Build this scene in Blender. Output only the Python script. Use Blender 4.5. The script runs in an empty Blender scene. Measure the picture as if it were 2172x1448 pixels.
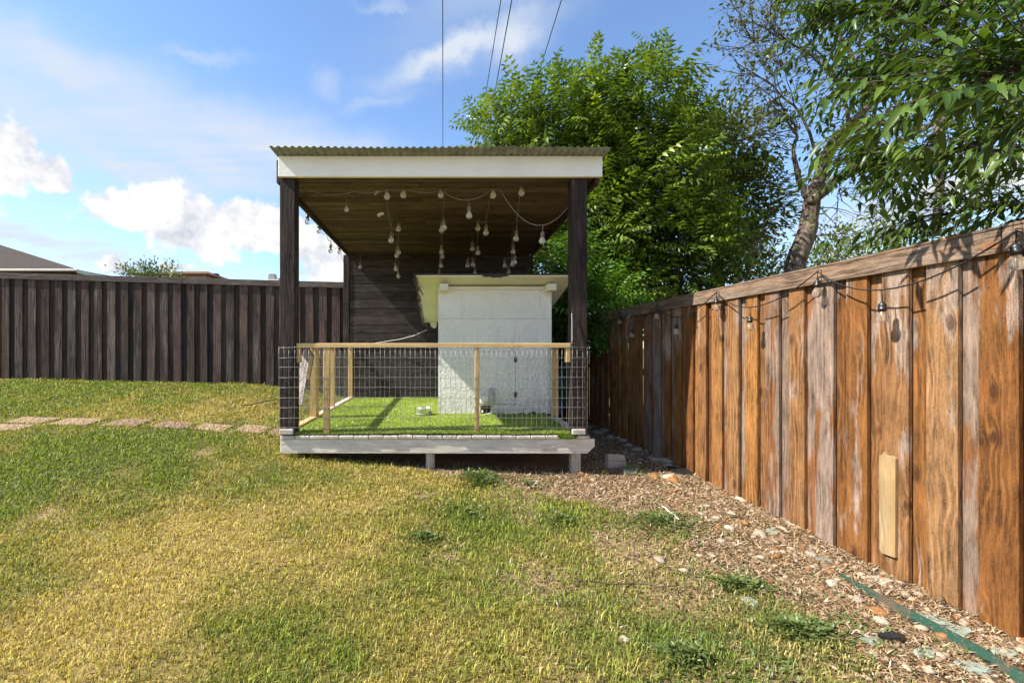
import bpy, bmesh, math, random
import numpy as np
from mathutils import Vector, Matrix

random.seed(7); RNG = np.random.default_rng(7)
SC = bpy.context.scene
COL = SC.collection

# ------------------------------------------------------------------ camera
FPX, CX, CY, CAMZ = 940.0, 940.0, 738.0, 1.255      # photo focal length / principal point in pixels, eye height
cam_d = bpy.data.cameras.new('camera'); cam = bpy.data.objects.new('camera', cam_d); COL.objects.link(cam)
cam_d.sensor_width = 36; cam_d.lens = FPX/2172*36
cam_d.shift_x = (1086-CX)/2172; cam_d.shift_y = (CY-724)/2172
cam_d.clip_start = 0.05; cam_d.clip_end = 3000
cam.location = (0, 0, CAMZ); cam.rotation_euler = (math.pi/2, 0, 0)
SC.camera = cam

# ------------------------------------------------------------------ light
SUN_TO = Vector((-1.0, -0.15, 1.07)).normalized()
EL = math.asin(SUN_TO.z); AZ = math.atan2(SUN_TO.x, SUN_TO.y)
sun_d = bpy.data.lights.new('sun', 'SUN'); sun = bpy.data.objects.new('sun', sun_d); COL.objects.link(sun)
sun_d.energy = 5.0; sun_d.angle = math.radians(0.53); sun_d.color = (1.0, 0.93, 0.82)
sun.rotation_euler = SUN_TO.to_track_quat('Z', 'Y').to_euler(); sun.location = (-20, -5, 20)
SC.view_settings.view_transform = 'Standard'; SC.view_settings.look = 'None'
SC.view_settings.exposure = 1.15; SC.view_settings.gamma = 1.0
SC.view_settings.use_curve_mapping = False
try:
    SC.cycles.use_denoising = True
    SC.cycles.max_bounces = 8; SC.cycles.transparent_max_bounces = 12
except Exception: pass

# ------------------------------------------------------------------ node helper
class NT:
    def __init__(s, tree): s.t = tree; s.t.nodes.clear()
    def n(s, typ, out=0, ins=None, **props):
        nd = s.t.nodes.new(typ)
        for k, v in props.items(): setattr(nd, k, v)
        if ins:
            for k, v in ins.items():
                sock = nd.inputs[k]
                if hasattr(v, 'is_output') or isinstance(v, bpy.types.NodeSocket): s.t.links.new(v, sock)
                else: sock.default_value = v
        return nd.outputs[out] if out is not None else nd
    def m(s, op, a, b=0.0, c=0.0, clamp=False):
        return s.n('ShaderNodeMath', ins={0: a, 1: b, 2: c}, operation=op, use_clamp=clamp)
    def vm(s, op, a, b=(0, 0, 0), out=0):
        return s.n('ShaderNodeVectorMath', out=out, ins={0: a, 1: b}, operation=op)
    def mix(s, f, a, b, blend='MIX'):
        nd = s.t.nodes.new('ShaderNodeMix'); nd.data_type = 'RGBA'; nd.blend_type = blend; nd.clamp_factor = True
        for i, v in ((0, f), (6, a), (7, b)):
            if isinstance(v, bpy.types.NodeSocket): s.t.links.new(v, nd.inputs[i])
            else: nd.inputs[i].default_value = v if i == 0 else (tuple(v)+(1,))[:4]
        return nd.outputs[2]
    def ramp(s, f, stops, interp='LINEAR'):
        nd = s.t.nodes.new('ShaderNodeValToRGB'); cr = nd.color_ramp; cr.interpolation = interp
        while len(cr.elements) < len(stops): cr.elements.new(0.5)
        for e, (p, c) in zip(cr.elements, stops):
            e.position = p; e.color = (tuple(c)+(1,))[:4] if not isinstance(c, (int, float)) else (c, c, c, 1)
        s.t.links.new(f, nd.inputs[0]); return nd.outputs[0]
    def sstep(s, x, a, b):
        nd = s.t.nodes.new('ShaderNodeMapRange'); nd.interpolation_type = 'SMOOTHSTEP'
        s.t.links.new(x, nd.inputs[0])
        for i, v in ((1, a), (2, b), (3, 0.0), (4, 1.0)): nd.inputs[i].default_value = v
        return nd.outputs[0]
    def noise(s, vec, scale, detail=4, rough=0.55, out=0, dist=0.0):
        return s.n('ShaderNodeTexNoise', out=out, ins={'Vector': vec, 'Scale': scale, 'Detail': detail, 'Roughness': rough, 'Distortion': dist})

# ------------------------------------------------------------------ sky
world = bpy.data.worlds.new('World'); SC.world = world; world.use_nodes = True
def build_world():
    w = NT(world.node_tree)
    sky = w.n('ShaderNodeTexSky', sky_type='NISHITA', sun_disc=False, sun_elevation=EL, sun_rotation=AZ % (2*math.pi),
              altitude=200, air_density=1.0, dust_density=0.05, ozone_density=3.5)
    gen = w.n('ShaderNodeTexCoord', out=0)
    d = w.vm('NORMALIZE', gen)
    sep = w.n('ShaderNodeSeparateXYZ', out=None, ins={0: d})
    wv = w.noise(d, 9.0, 5, 0.6, out=1)
    warp = w.vm('SCALE', w.vm('SUBTRACT', wv, (0.5, 0.5, 0.5))); warp.node.inputs['Scale'].default_value = 0.10
    dw = w.vm('ADD', d, warp)
    def blob(px, py, rx, ry, ang=0.0, src=None):
        c = Vector(((px-CX)/FPX, 1, (CY-py)/FPX)); k = 1/c.length; c.normalize()
        u = Vector((c.y, -c.x, 0)).normalized(); v = u.cross(c)
        if v.z < 0: v = -v
        ca, sa = math.cos(ang), math.sin(ang)
        u, v = u*ca+v*sa, v*ca-u*sa
        a = w.m('MULTIPLY', w.vm('DOT_PRODUCT', src, u, out=1), FPX/(rx*k))
        b = w.m('MULTIPLY', w.vm('DOT_PRODUCT', src, v, out=1), FPX/(ry*k))
        e = w.m('ADD', w.m('MULTIPLY', a, a), w.m('MULTIPLY', b, b))
        g = w.m('EXPONENT', w.m('MULTIPLY', e, -1.0))
        return w.m('MULTIPLY', g, w.m('GREATER_THAN', w.vm('DOT_PRODUCT', src, c, out=1), 0.3))
    def fold(vals, op='MAXIMUM'):
        r = vals[0]
        for v in vals[1:]: r = w.m(op, r, v)
        return r
    # cumulus heaps, by their bearing; unseen ones behind the viewer, cover raised to warm the ambient light
    heaps = [(20, 330, 60, 75, 0), (95, 365, 75, 45, 0), (150, 392, 30, 25, 0), (345, 440, 60, 65, 0), (240, 450, 75, 50, 0), (400, 480, 110, 70, 0),
             (520, 480, 90, 60, 0), (455, 525, 60, 40, 0), (600, 500, 70, 55, 0), (680, 545, 70, 50, 0), (700, 590, 90, 35, 0), (240, 555, 30, 16, 0),
             (375, 565, 50, 14, 0), (2130, 370, 90, 45, 0), (2000, 400, 60, 25, 0), (-160, 420, 150, 70, 0), (-420, 350, 120, 90, 0), (2500, 300, 160, 60, 0)]
    hb = fold([blob(*h, src=dw) for h in heaps])
    far = w.sstep(w.noise(w.vm('MULTIPLY', d, (1, 1, 2.2)), 2.6, 3, 0.5), 0.47, 0.62)
    behind = w.sstep(sep.outputs[1], 0.25, -0.2)
    low = w.sstep(sep.outputs[2], 0.75, 0.35)
    hb = w.m('MAXIMUM', hb, w.m('MULTIPLY', far, w.m('MULTIPLY', behind, low)))
    f1 = w.noise(d, 16.0, 8, 0.62)
    dens = w.m('ADD', hb, w.m('MULTIPLY', w.m('SUBTRACT', f1, 0.5), 1.15))
    cum = w.sstep(dens, 0.40, 0.66)
    core = w.sstep(dens, 0.45, 1.15)
    # light and grey hollows
    d2 = w.vm('ADD', d, (-0.022, 0, 0.026))
    f2 = w.noise(d2, 16.0, 8, 0.62)
    relief = w.m('SUBTRACT', f1, f2)
    shade = w.m('ADD', w.m('MULTIPLY', relief, 2.6), 0.72, clamp=True)
    ccol = w.mix(shade, (0.55, 0.60, 0.70), (1.02, 1.0, 0.98))
    # cirrus: streaked high cloud in planar sky coordinates plus a few wisps
    den = w.m('ADD', w.m('MAXIMUM', sep.outputs[2], 0.02), 0.12)
    pl = w.n('ShaderNodeCombineXYZ', ins={0: w.m('DIVIDE', sep.outputs[0], den), 1: w.m('DIVIDE', sep.outputs[1], den), 2: 0.0})
    rot = w.n('ShaderNodeMapping', ins={'Vector': pl, 'Rotation': (0, 0, math.radians(28)), 'Scale': (0.35, 1.5, 1.0)})
    st = w.noise(rot, 1.9, 8, 0.62, dist=0.7)
    sheets = [(60, 250, 300, 110, -0.15), (330, 285, 330, 85, -0.2), (580, 310, 360, 60, -0.12), (250, 350, 250, 40, -0.2), (150, 150, 300, 70, -0.1), (60, 500, 260, 35, -0.15),
              (980, 105, 170, 28, 0.28), (1090, 75, 70, 38, 0.3), (690, 195, 35, 28, 0.5), (800, 215, 90, 16, 0.3), (430, 115, 90, 12, 0.15), (820, 5, 70, 10, 0),
              (2000, 420, 260, 70, 0.1), (-300, 200, 400, 140, -0.1), (1350, -250, 400, 90, 0.2)]
    cb = fold([w.m('MULTIPLY', blob(*h, src=dw), .42 if h[2]*h[3] < 2500 else 1.0) for h in sheets])
    gen_c = w.m('MULTIPLY', w.sstep(w.noise(pl, 0.8, 3, 0.5), 0.5, 0.75), behind)
    cb = w.m('MAXIMUM', cb, gen_c)
    cir = w.m('MULTIPLY', cb, w.m('ADD', w.m('MULTIPLY', w.sstep(st, 0.28, 0.70), 0.75), 0.58))
    cir = w.m('MULTIPLY', cir, 0.92, clamp=True)
    skyc = w.mix(0.0, sky, sky)
    hsv = w.n('ShaderNodeHueSaturation', ins={'Saturation': 1.02, 'Value': 0.82, 'Color': skyc})
    b1 = w.n('ShaderNodeBackground', ins={'Color': hsv, 'Strength': 0.15})
    b2 = w.n('ShaderNodeBackground', ins={'Color': (0.80, 0.88, 1.0, 1), 'Strength': 0.42})
    b3 = w.n('ShaderNodeBackground', ins={'Color': ccol, 'Strength': 0.50})
    m1 = w.n('ShaderNodeMixShader', ins={0: cir, 1: b1, 2: b2})
    m2 = w.n('ShaderNodeMixShader', ins={0: cum, 1: m1, 2: b3})
    w.n('ShaderNodeOutputWorld', out=None, ins={0: m2})
build_world()

# ------------------------------------------------------------------ noise / ground shape
_G = RNG.random((256, 256))
def vnoise(x, y):
    xi = np.floor(x).astype(int); yi = np.floor(y).astype(int); fx = x-xi; fy = y-yi
    fx = fx*fx*(3-2*fx); fy = fy*fy*(3-2*fy)
    a = _G[xi % 256, yi % 256]; b = _G[(xi+1) % 256, yi % 256]; c = _G[xi % 256, (yi+1) % 256]; d = _G[(xi+1) % 256, (yi+1) % 256]
    return (a*(1-fx)+b*fx)*(1-fy)+(c*(1-fx)+d*fx)*fy
def fbm(x, y, s=1.0, o=4):
    x = np.asarray(x, float); y = np.asarray(y, float); r = 0; a = .5; t = 0
    for i in range(o):
        r = r+a*vnoise(x*s+17.3*i, y*s+9.1*i); t += a; a *= .5; s *= 2.03
    return r/t
def smooth(e0, e1, x):
    t = np.clip((x-e0)/(e1-e0), 0, 1); return t*t*(3-2*t)
def gz0(X, Y):
    X = np.asarray(X, float); Y = np.asarray(Y, float)
    t = np.clip((1.3-X)/5.0, 0, 1); u = t*t*(3-2*t)
    g = np.interp(Y, [-100, 1.5, 2.3, 3.0, 4.5, 6.0, 8.0, 9.0], [0, 0, .03, .10, .30, .44, .61, .63])
    return -.02+u*g+np.clip(-X-1.6, 0, 6)*.02*np.clip(Y/7.7, 0, 1)
def gz(X, Y):
    X = np.asarray(X, float); Y = np.asarray(Y, float)
    near = ((np.abs(X) < 15) & (Y < 12) & (Y > -3))
    return gz0(X, Y)+near*(fbm(X, Y, 2.2, 3)-.5)*.035
def P(px, py, d): return Vector(((px-CX)/FPX*d, d, CAMZ-(py-CY)/FPX*d))
def hit(px, py):
    """where a photo direction meets the ground"""
    d = .8
    while d < 40:
        p = P(px, py, d)
        if p.z < float(gz(p.x, p.y)): return p
        d += .01
    return p

# ------------------------------------------------------------------ object helpers
def tag(o, label=None, cat=None, group=None, kind=None):
    if label: o['label'] = label
    if cat: o['category'] = cat
    if group: o['group'] = group
    if kind: o['kind'] = kind
    return o
def empty(name, loc=(0, 0, 0), parent=None):
    o = bpy.data.objects.new(name, None); COL.objects.link(o); o.location = loc; o.parent = parent; o.empty_display_size = .1
    return o
def link(name, me, parent=None, loc=(0, 0, 0), rot=(0, 0, 0), scale=None):
    o = bpy.data.objects.new(name, me); COL.objects.link(o); o.location = loc; o.rotation_euler = rot
    if scale: o.scale = scale
    o.parent = parent
    return o
def np_mesh(name, V, F, mat=None, cols=None, smooth_=False, attr='Col'):
    """V (n,3), F (m,k) same-size faces"""
    me = bpy.data.meshes.new(name); V = np.asarray(V, np.float32); F = np.asarray(F, np.int32)
    m, k = F.shape
    me.vertices.add(len(V)); me.vertices.foreach_set('co', V.ravel())
    me.loops.add(m*k); me.loops.foreach_set('vertex_index', F.ravel())
    me.polygons.add(m); me.polygons.foreach_set('loop_start', np.arange(0, m*k, k, dtype=np.int32))
    me.update(calc_edges=True)
    if smooth_: me.polygons.foreach_set('use_smooth', np.ones(m, bool))
    if cols is not None:
        a = me.color_attributes.new(attr, 'FLOAT_COLOR', 'POINT'); c = np.ones((len(V), 4), np.float32); c[:, :3] = cols
        a.data.foreach_set('color', c.ravel())
    if mat: me.materials.append(mat)
    me.validate()
    return me
class MB:
    def __init__(s): s.v = []; s.f = []
    def add(s, vs, fs):
        b = len(s.v); s.v += [tuple(v) for v in vs]; s.f += [tuple(i+b for i in f) for f in fs]; return s
    def box(s, x0, x1, y0, y1, z0, z1):
        return s.add([(x0, y0, z0), (x1, y0, z0), (x1, y1, z0), (x0, y1, z0), (x0, y0, z1), (x1, y0, z1), (x1, y1, z1), (x0, y1, z1)],
                     [(3, 2, 1, 0), (4, 5, 6, 7), (0, 1, 5, 4), (1, 2, 6, 5), (2, 3, 7, 6), (3, 0, 4, 7)])
    def prism(s, pts, axis, a0, a1):
        """polygon pts (2-D) pulled along axis 'x','y','z'"""
        n = len(pts)
        def mk(p, a): return {'x': (a, p[0], p[1]), 'y': (p[0], a, p[1]), 'z': (p[0], p[1], a)}[axis]
        return s.add([mk(p, a0) for p in pts]+[mk(p, a1) for p in pts],
                     [tuple(range(n))[::-1], tuple(range(n, 2*n))]+[(i, (i+1) % n, n+(i+1) % n, n+i) for i in range(n)])
    def tube(s, pts, rad, n=6, cap=True):
        pts = [Vector(p) for p in pts]; rads = rad if isinstance(rad, (list, tuple)) else [rad]*len(pts)
        b = len(s.v); up = Vector((.13, .31, .94)).normalized()
        for i, p in enumerate(pts):
            t = (pts[min(i+1, len(pts)-1)]-pts[max(i-1, 0)])
            t = t.normalized() if t.length > 1e-9 else Vector((0, 0, 1))
            a = t.cross(up)
            if a.length < .05: a = t.cross(Vector((1, 0, 0)))
            a.normalize(); c = t.cross(a)
            for k in range(n):
                q = 2*math.pi*k/n; s.v.append(tuple(p+(a*math.cos(q)+c*math.sin(q))*rads[i]))
        for i in range(len(pts)-1):
            for k in range(n):
                k2 = (k+1) % n; s.f.append((b+i*n+k, b+i*n+k2, b+(i+1)*n+k2, b+(i+1)*n+k))
        if cap:
            s.f.append(tuple(b+k for k in range(n))[::-1]); s.f.append(tuple(b+(len(pts)-1)*n+k for k in range(n)))
        return s
    def lathe(s, prof, n=16, o=(0, 0, 0)):
        b = len(s.v)
        for r, z in prof:
            for k in range(n):
                q = 2*math.pi*k/n; s.v.append((o[0]+r*math.cos(q), o[1]+r*math.sin(q), o[2]+z))
        for i in range(len(prof)-1):
            for k in range(n):
                k2 = (k+1) % n; s.f.append((b+i*n+k, b+i*n+k2, b+(i+1)*n+k2, b+(i+1)*n+k))
        return s
    def mesh(s, name, mat, bevel=0.0, smooth_=False):
        me = bpy.data.meshes.new(name); me.from_pydata(s.v, [], s.f)
        if bevel:
            bm = bmesh.new(); bm.from_mesh(me)
            bmesh.ops.bevel(bm, geom=bm.edges[:], offset=bevel, segments=1, affect='EDGES', clamp_overlap=True)
            bm.to_mesh(me); bm.free()
        bm = bmesh.new(); bm.from_mesh(me); bmesh.ops.recalc_face_normals(bm, faces=bm.faces[:]); bm.to_mesh(me); bm.free()
        if smooth_: me.polygons.foreach_set('use_smooth', [True]*len(me.polygons))
        me.materials.append(mat); return me
    def obj(s, name, mat, parent=None, loc=(0, 0, 0), bevel=0.0, smooth_=False):
        return link(name, s.mesh(name, mat, bevel, smooth_), parent, loc)
def boxobj(name, mat, parent, x0, x1, y0, y1, z0, z1, bevel=.003, jit=0.0):
    """a bevelled board whose origin sits at its own base so the grain is its own"""
    cx, cy = (x0+x1)/2, (y0+y1)/2
    o = MB().box(x0-cx, x1-cx, y0-cy, y1-cy, 0, z1-z0).obj(name, mat, parent, (cx, cy, z0), bevel)
    if jit: o.rotation_euler = tuple(random.uniform(-jit, jit) for _ in range(3))
    return o

# ------------------------------------------------------------------ materials
def mat(name):
    m = bpy.data.materials.new(name); m.use_nodes = True; return m, NT(m.node_tree)
def finish(w, col, rough=.8, bump=None, bstr=.3, bdist=.01, spec=.3, metal=0.0, extra=None):
    ins = {'Base Color': col, 'Roughness': rough, 'Specular IOR Level': spec, 'Metallic': metal}
    if bump is not None: ins['Normal'] = w.n('ShaderNodeBump', ins={'Strength': bstr, 'Distance': bdist, 'Height': bump})
    if extra: ins.update(extra)
    p = w.n('ShaderNodeBsdfPrincipled', ins=ins)
    w.n('ShaderNodeOutputMaterial', out=None, ins={0: p}); return p
def plain(name, col, rough=.6, var=.12, scale=30, metal=0.0, bstr=.1, spec=.3):
    m, w = mat(name); tc = w.n('ShaderNodeTexCoord', out=3); f = w.noise(tc, scale, 5, .6)
    c = w.mix(w.sstep(f, .3, .7), tuple(x*(1-var) for x in col), tuple(min(1, x*(1+var)) for x in col))
    finish(w, c, rough, f, bstr, .004, spec, metal); return m
def wood(name, tones, axis='z', grain=130.0, knot=(.05, .025, .012), knots=.5, weather=None, wamt=(.45, .75), rough=.82, bstr=.5, contrast=.45, topgrey=None):
    m, w = mat(name)
    tc = w.n('ShaderNodeTexCoord', out=3); oi = w.n('ShaderNodeObjectInfo', out=None); rnd = oi.outputs['Random']
    s = w.n('ShaderNodeSeparateXYZ', out=None, ins={0: tc})
    ax = 'xyz'.index(axis); oth = [i for i in range(3) if i != ax]
    a = w.m('ADD', s.outputs[ax], w.m('MULTIPLY', rnd, 41.7))
    b = w.m('ADD', s.outputs[oth[0]], w.m('MULTIPLY', rnd, 13.3))
    c = w.m('ADD', s.outputs[oth[1]], w.m('MULTIPLY', rnd, 7.9))
    st = w.n('ShaderNodeCombineXYZ', ins={0: b, 1: c, 2: w.m('MULTIPLY', a, .085)})
    bc = w.m('ADD', b, c)
    kv = w.n('ShaderNodeCombineXYZ', ins={0: bc, 1: w.m('MULTIPLY', a, .42), 2: 0.0})
    vor = w.n('ShaderNodeTexVoronoi', out=None, ins={'Vector': kv, 'Scale': 6.5, 'Randomness': 1.0})
    kd = vor.outputs['Distance']; kc = w.n('ShaderNodeSeparateColor', out=None, ins={0: vor.outputs['Color']})
    on = w.m('LESS_THAN', kc.outputs[0], knots)
    kb = w.m('MULTIPLY', w.m('EXPONENT', w.m('MULTIPLY', w.m('MULTIPLY', kd, kd), -55.0)), on)
    low = w.noise(w.n('ShaderNodeCombineXYZ', ins={0: bc, 1: w.m('MULTIPLY', a, .22), 2: 0.0}), 9.0, 2, .5)
    ph = w.m('ADD', w.m('MULTIPLY', bc, grain*1.3), w.m('ADD', w.m('MULTIPLY', low, 26.0), w.m('MULTIPLY', kb, 13.0)))
    ring = w.m('MULTIPLY_ADD', w.m('SINE', ph), .5, .5)
    fine = w.noise(st, grain*1.4, 5, .65)
    mid = w.noise(st, 28.0, 4, .6)
    tone = w.ramp(rnd, tones)
    mott = w.noise(w.n('ShaderNodeCombineXYZ', ins={0: bc, 1: w.m('MULTIPLY', a, .38), 2: rnd}), 11.0, 4, .6)
    spk = w.noise(tc, 240.0, 2, .5)
    ce = lambda v, k: w.m('MULTIPLY', w.m('SUBTRACT', v, .5), k*contrast)
    ringl = w.m('POWER', ring, 2.2)
    lum = w.m('ADD', w.m('ADD', w.m('MULTIPLY', ce(ringl, .72), w.sstep(low, .34, .66)), ce(fine, 2.1)), w.m('ADD', ce(mid, 1.3), w.m('ADD', ce(mott, 2.0), ce(spk, 1.6))))
    lum = w.m('MAXIMUM', w.m('ADD', lum, 1.0), .12)
    g = w.n('ShaderNodeCombineColor', ins={0: lum, 1: lum, 2: lum})
    col = w.mix(1.0, tone, g, 'MULTIPLY')
    if weather:
        wv = w.noise(w.n('ShaderNodeCombineXYZ', ins={0: bc, 1: w.m('MULTIPLY', a, .16), 2: rnd}), 8.0, 5, .62)
        if topgrey: wv = w.m('ADD', wv, w.m('MULTIPLY', w.sstep(s.outputs[ax], topgrey[0], topgrey[1]), topgrey[2]))
        wf = w.sstep(wv, *wamt)
        col = w.mix(w.m('MULTIPLY', wf, w.m('MULTIPLY_ADD', fine, .7, .55, clamp=True)), col, w.mix(1.0, weather, g, 'MULTIPLY'))
    kn = w.m('MULTIPLY', w.sstep(kd, .20, .05), on)
    col = w.mix(w.m('MULTIPLY', kn, .75), col, knot)
    h = w.m('ADD', w.m('MULTIPLY', ring, .35), w.m('ADD', fine, w.m('MULTIPLY', kn, -.5)))
    finish(w, col, rough, h, bstr, .004, .2); return m
def leafmat(name, trans=.35, rough=.45):
    m, w = mat(name)
    ca = w.n('ShaderNodeVertexColor', layer_name='Col')
    p = w.n('ShaderNodeBsdfPrincipled', ins={'Base Color': ca, 'Roughness': rough, 'Specular IOR Level': .35})
    tcol = w.mix(1.0, ca, (1.25, 1.25, .55), 'MULTIPLY')
    t = w.n('ShaderNodeBsdfTranslucent', ins={'Color': tcol})
    mx = w.n('ShaderNodeMixShader', ins={0: trans, 1: p, 2: t})
    w.n('ShaderNodeOutputMaterial', out=None, ins={0: mx}); return m

M = {}
M['cedar'] = wood('cedar', [(0, (.115, .042, .012)), (.15, (.205, .088, .023)), (.30, (.165, .068, .020)), (.42, (.225, .120, .052)), (.55, (.130, .049, .013)), (.70, (.245, .112, .032)), (.85, (.18, .084, .033)), (1, (.215, .088, .020))],
                  'z', 150, (.036, .013, .005), .8, (.24, .175, .135), (.59, .67), contrast=.92, bstr=.8, topgrey=(1.1, 1.45, .09))
M['cedar_grey'] = wood('cedar_grey', [(0, (.17, .13, .115)), (.4, (.21, .15, .115)), (.7, (.15, .098, .070)), (1, (.19, .135, .10))], 'z', 140, (.07, .026, .009), .5, (.16, .062, .018), (.52, .60), contrast=.85, bstr=.8)
M['cedar_trim'] = wood('cedar_trim', [(0, (.175, .115, .075)), (1, (.14, .088, .056))], 'y', 130, (.23, .085, .016), .42, (.18, .14, .11), (.45, .65), contrast=.9)
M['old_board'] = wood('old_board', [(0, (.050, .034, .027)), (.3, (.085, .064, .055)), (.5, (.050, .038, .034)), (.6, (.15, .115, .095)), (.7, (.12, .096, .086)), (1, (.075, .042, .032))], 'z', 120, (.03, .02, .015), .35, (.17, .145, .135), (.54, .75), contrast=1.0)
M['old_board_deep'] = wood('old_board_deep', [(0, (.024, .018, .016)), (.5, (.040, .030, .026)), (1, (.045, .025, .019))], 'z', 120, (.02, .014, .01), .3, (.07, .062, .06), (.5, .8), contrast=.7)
M['old_trim'] = wood('old_trim', [(0, (.12, .10, .09)), (1, (.09, .073, .064))], 'x', 110, (.04, .03, .025), .4, (.17, .155, .145), (.5, .75), contrast=.7)
M['stain_x'] = wood('stain_x', [(0, (.035, .028, .026)), (.5, (.062, .048, .043)), (1, (.045, .036, .035))], 'x', 130, (.014, .01, .008), .4, (.075, .062, .055), (.5, .78), contrast=.8, bstr=.8)
M['stain_soffit'] = wood('stain_soffit', [(0, (.062, .043, .031)), (.25, (.13, .092, .067)), (.5, (.080, .056, .042)), (.75, (.145, .103, .076)), (1, (.092, .066, .050))], 'x', 130, (.03, .02, .012), .3, (.06, .04, .028), (.5, .75), contrast=.6)
M['stain_z'] = wood('stain_z', [(0, (.036, .026, .023)), (1, (.048, .034, .030))], 'z', 120, (.02, .013, .01), .35, (.085, .062, .052), (.48, .75), contrast=.9, bstr=.8)
M['stain_y'] = wood('stain_y', [(0, (.05, .034, .026)), (1, (.06, .042, .034))], 'y', 120, (.02, .013, .01), .3, (.085, .062, .052), (.5, .75), contrast=.8)
M['pine_x'] = wood('pine_x', [(0, (.60, .41, .18)), (1, (.64, .45, .21))], 'x', 90, (.36, .18, .06), .25, (.52, .33, .14), (.5, .8), contrast=.3, bstr=.2)
M['pine_y'] = wood('pine_y', [(0, (.54, .37, .165)), (1, (.58, .40, .185))], 'y', 90, (.36, .18, .06), .25, (.48, .30, .13), (.5, .8), contrast=.3, bstr=.2)
M['pine_z'] = wood('pine_z', [(0, (.48, .31, .125)), (.5, (.54, .37, .16)), (1, (.50, .34, .15))], 'z', 90, (.30, .14, .05), .3, (.46, .27, .10), (.5, .8), contrast=.35, bstr=.25)
M['pale_pine'] = wood('pale_pine', [(0, (.28, .185, .085)), (1, (.32, .215, .10))], 'z', 90, (.2, .1, .04), .25, (.34, .27, .18), (.5, .75), contrast=.4)
M['grey_plank'] = wood('grey_plank', [(0, (.40, .36, .33)), (1, (.40, .36, .33))], 'z', 90, (.06, .05, .05), .6, (.10, .085, .08), (.52, .62), contrast=.8)
M['deck_wood'] = wood('deck_wood', [(0, (.46, .40, .33)), (1, (.56, .50, .42))], 'y', 100, (.2, .15, .1), .3, (.52, .50, .46), (.45, .7), contrast=.45)
M['deck_rim'] = wood('deck_rim', [(0, (.64, .58, .50)), (1, (.68, .62, .53))], 'x', 70, (.36, .29, .22), .45, (.66, .60, .52), (.42, .7), contrast=.35, bstr=.8)
M['deck_post'] = wood('deck_post', [(0, (.34, .31, .27)), (1, (.40, .36, .31))], 'z', 90, (.2, .15, .1), .35, (.5, .48, .45), (.45, .7), contrast=.5)

def m_white(name, base, dirty, seam=True, stucco=.6, foot=None):
    m, w = mat(name); tc = w.n('ShaderNodeTexCoord', out=3)
    n1 = w.noise(tc, 2.3, 5, .6); n2 = w.noise(tc, 22, 6, .65, dist=.6); n3 = w.noise(tc, 140, 3, .6)
    col = w.mix(w.sstep(n1, .40, .75), base, dirty)
    chip = w.sstep(w.noise(tc, 34, 4, .7), .735, .755)
    col = w.mix(w.m('MULTIPLY', chip, .75), col, (.22, .17, .12))
    if foot:
        sz = w.n('ShaderNodeSeparateXYZ', out=None, ins={0: tc}).outputs[2]
        sp = w.m('MULTIPLY', w.sstep(sz, foot+.42, foot), w.sstep(w.noise(tc, 9, 6, .7), .36, .70))
        col = w.mix(w.m('MULTIPLY', sp, .62), col, (.36, .29, .20))
        mp = w.n('ShaderNodeMapping', ins={'Vector': tc, 'Scale': (1, 1, .12)})
        run = w.m('MULTIPLY', w.sstep(w.noise(mp, 13, 5, .65), .56, .72), .30); col = w.mix(run, col, (.50, .44, .34))
        crack = w.m('MULTIPLY', w.sstep(w.noise(tc, 48, 5, .75, dist=1.2), .66, .69), w.sstep(sz, foot+1.1, foot+.1)); col = w.mix(w.m('MULTIPLY', crack, .55), col, (.20, .16, .12))
    h = w.m('ADD', w.m('MULTIPLY', w.sstep(n2, .42, .62), 1.0), w.m('MULTIPLY', n3, .25))
    finish(w, col, .72, h, stucco, .012, .25); return m
M['fascia'] = m_white('fascia', (.87, .86, .82), (.81, .79, .74), stucco=.12)
M['stucco'] = m_white('stucco', (.88, .86, .81), (.82, .79, .73), stucco=.55, foot=.41)
M['cream'] = m_white('cream', (.80, .76, .62), (.72, .67, .53), stucco=.15)
M['shingle'] = plain('shingle', (.16, .13, .11), .9, .5, 60)
M['felt'] = plain('felt', (.055, .045, .045), .9, .4, 40)
M['galv'] = plain('galv', (.24, .27, .25), .5, .25, 9, .35, .05)
M['wire'] = plain('wire', (.30, .29, .275), .5, .3, 60, .5, .02)
M['steel'] = plain('steel', (.68, .68, .67), .28, .1, 20, .8, .02)
M['bowl_inside'] = plain('bowl_inside', (.62, .50, .38), .6, .2, 30)
M['black_plastic'] = plain('black_plastic', (.014, .014, .015), .38, .2, 30, 0, .05, .5)
M['cable'] = plain('cable', (.016, .015, .014), .6, .2, 60)
M['shed_cable'] = plain('shed_cable', (.20, .17, .145), .6, .2, 60)
M['white_cable'] = plain('white_cable', (.55, .55, .53), .5, .1, 60)
M['power_wire'] = plain('power_wire', (.03, .03, .035), .5, .1, 3)
M['brass'] = plain('brass', (.75, .5, .2), .3, .1, 60, .8)
M['concrete'] = plain('concrete', (.36, .31, .28), .92, .18, 70, 0, .5)
def m_edging():
    m, w = mat('edging'); tc = w.n('ShaderNodeTexCoord', out=3); n = w.noise(tc, 7, 5, .7); n2 = w.noise(tc, 60, 4, .7)
    col = w.mix(w.sstep(n, .48, .62), (.014, .050, .031), (.075, .052, .036)); col = w.mix(w.sstep(n2, .55, .72), col, (.14, .11, .075))
    finish(w, col, .75, n2, .3, .004, .25); return m
M['edging'] = m_edging()
M['tarp'] = plain('tarp', (.045, .11, .22), .45, .4, 8, 0, .3)
M['chair_green'] = plain('chair_green', (.012, .075, .055), .45, .2, 12)
M['grey_box'] = plain('grey_box', (.40, .38, .36), .6, .15, 30)
M['hinge'] = plain('hinge', (.10, .075, .055), .7, .5, 90)
M['dark_void'] = plain('dark_void', (.03, .022, .018), .9, .3, 20)
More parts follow.
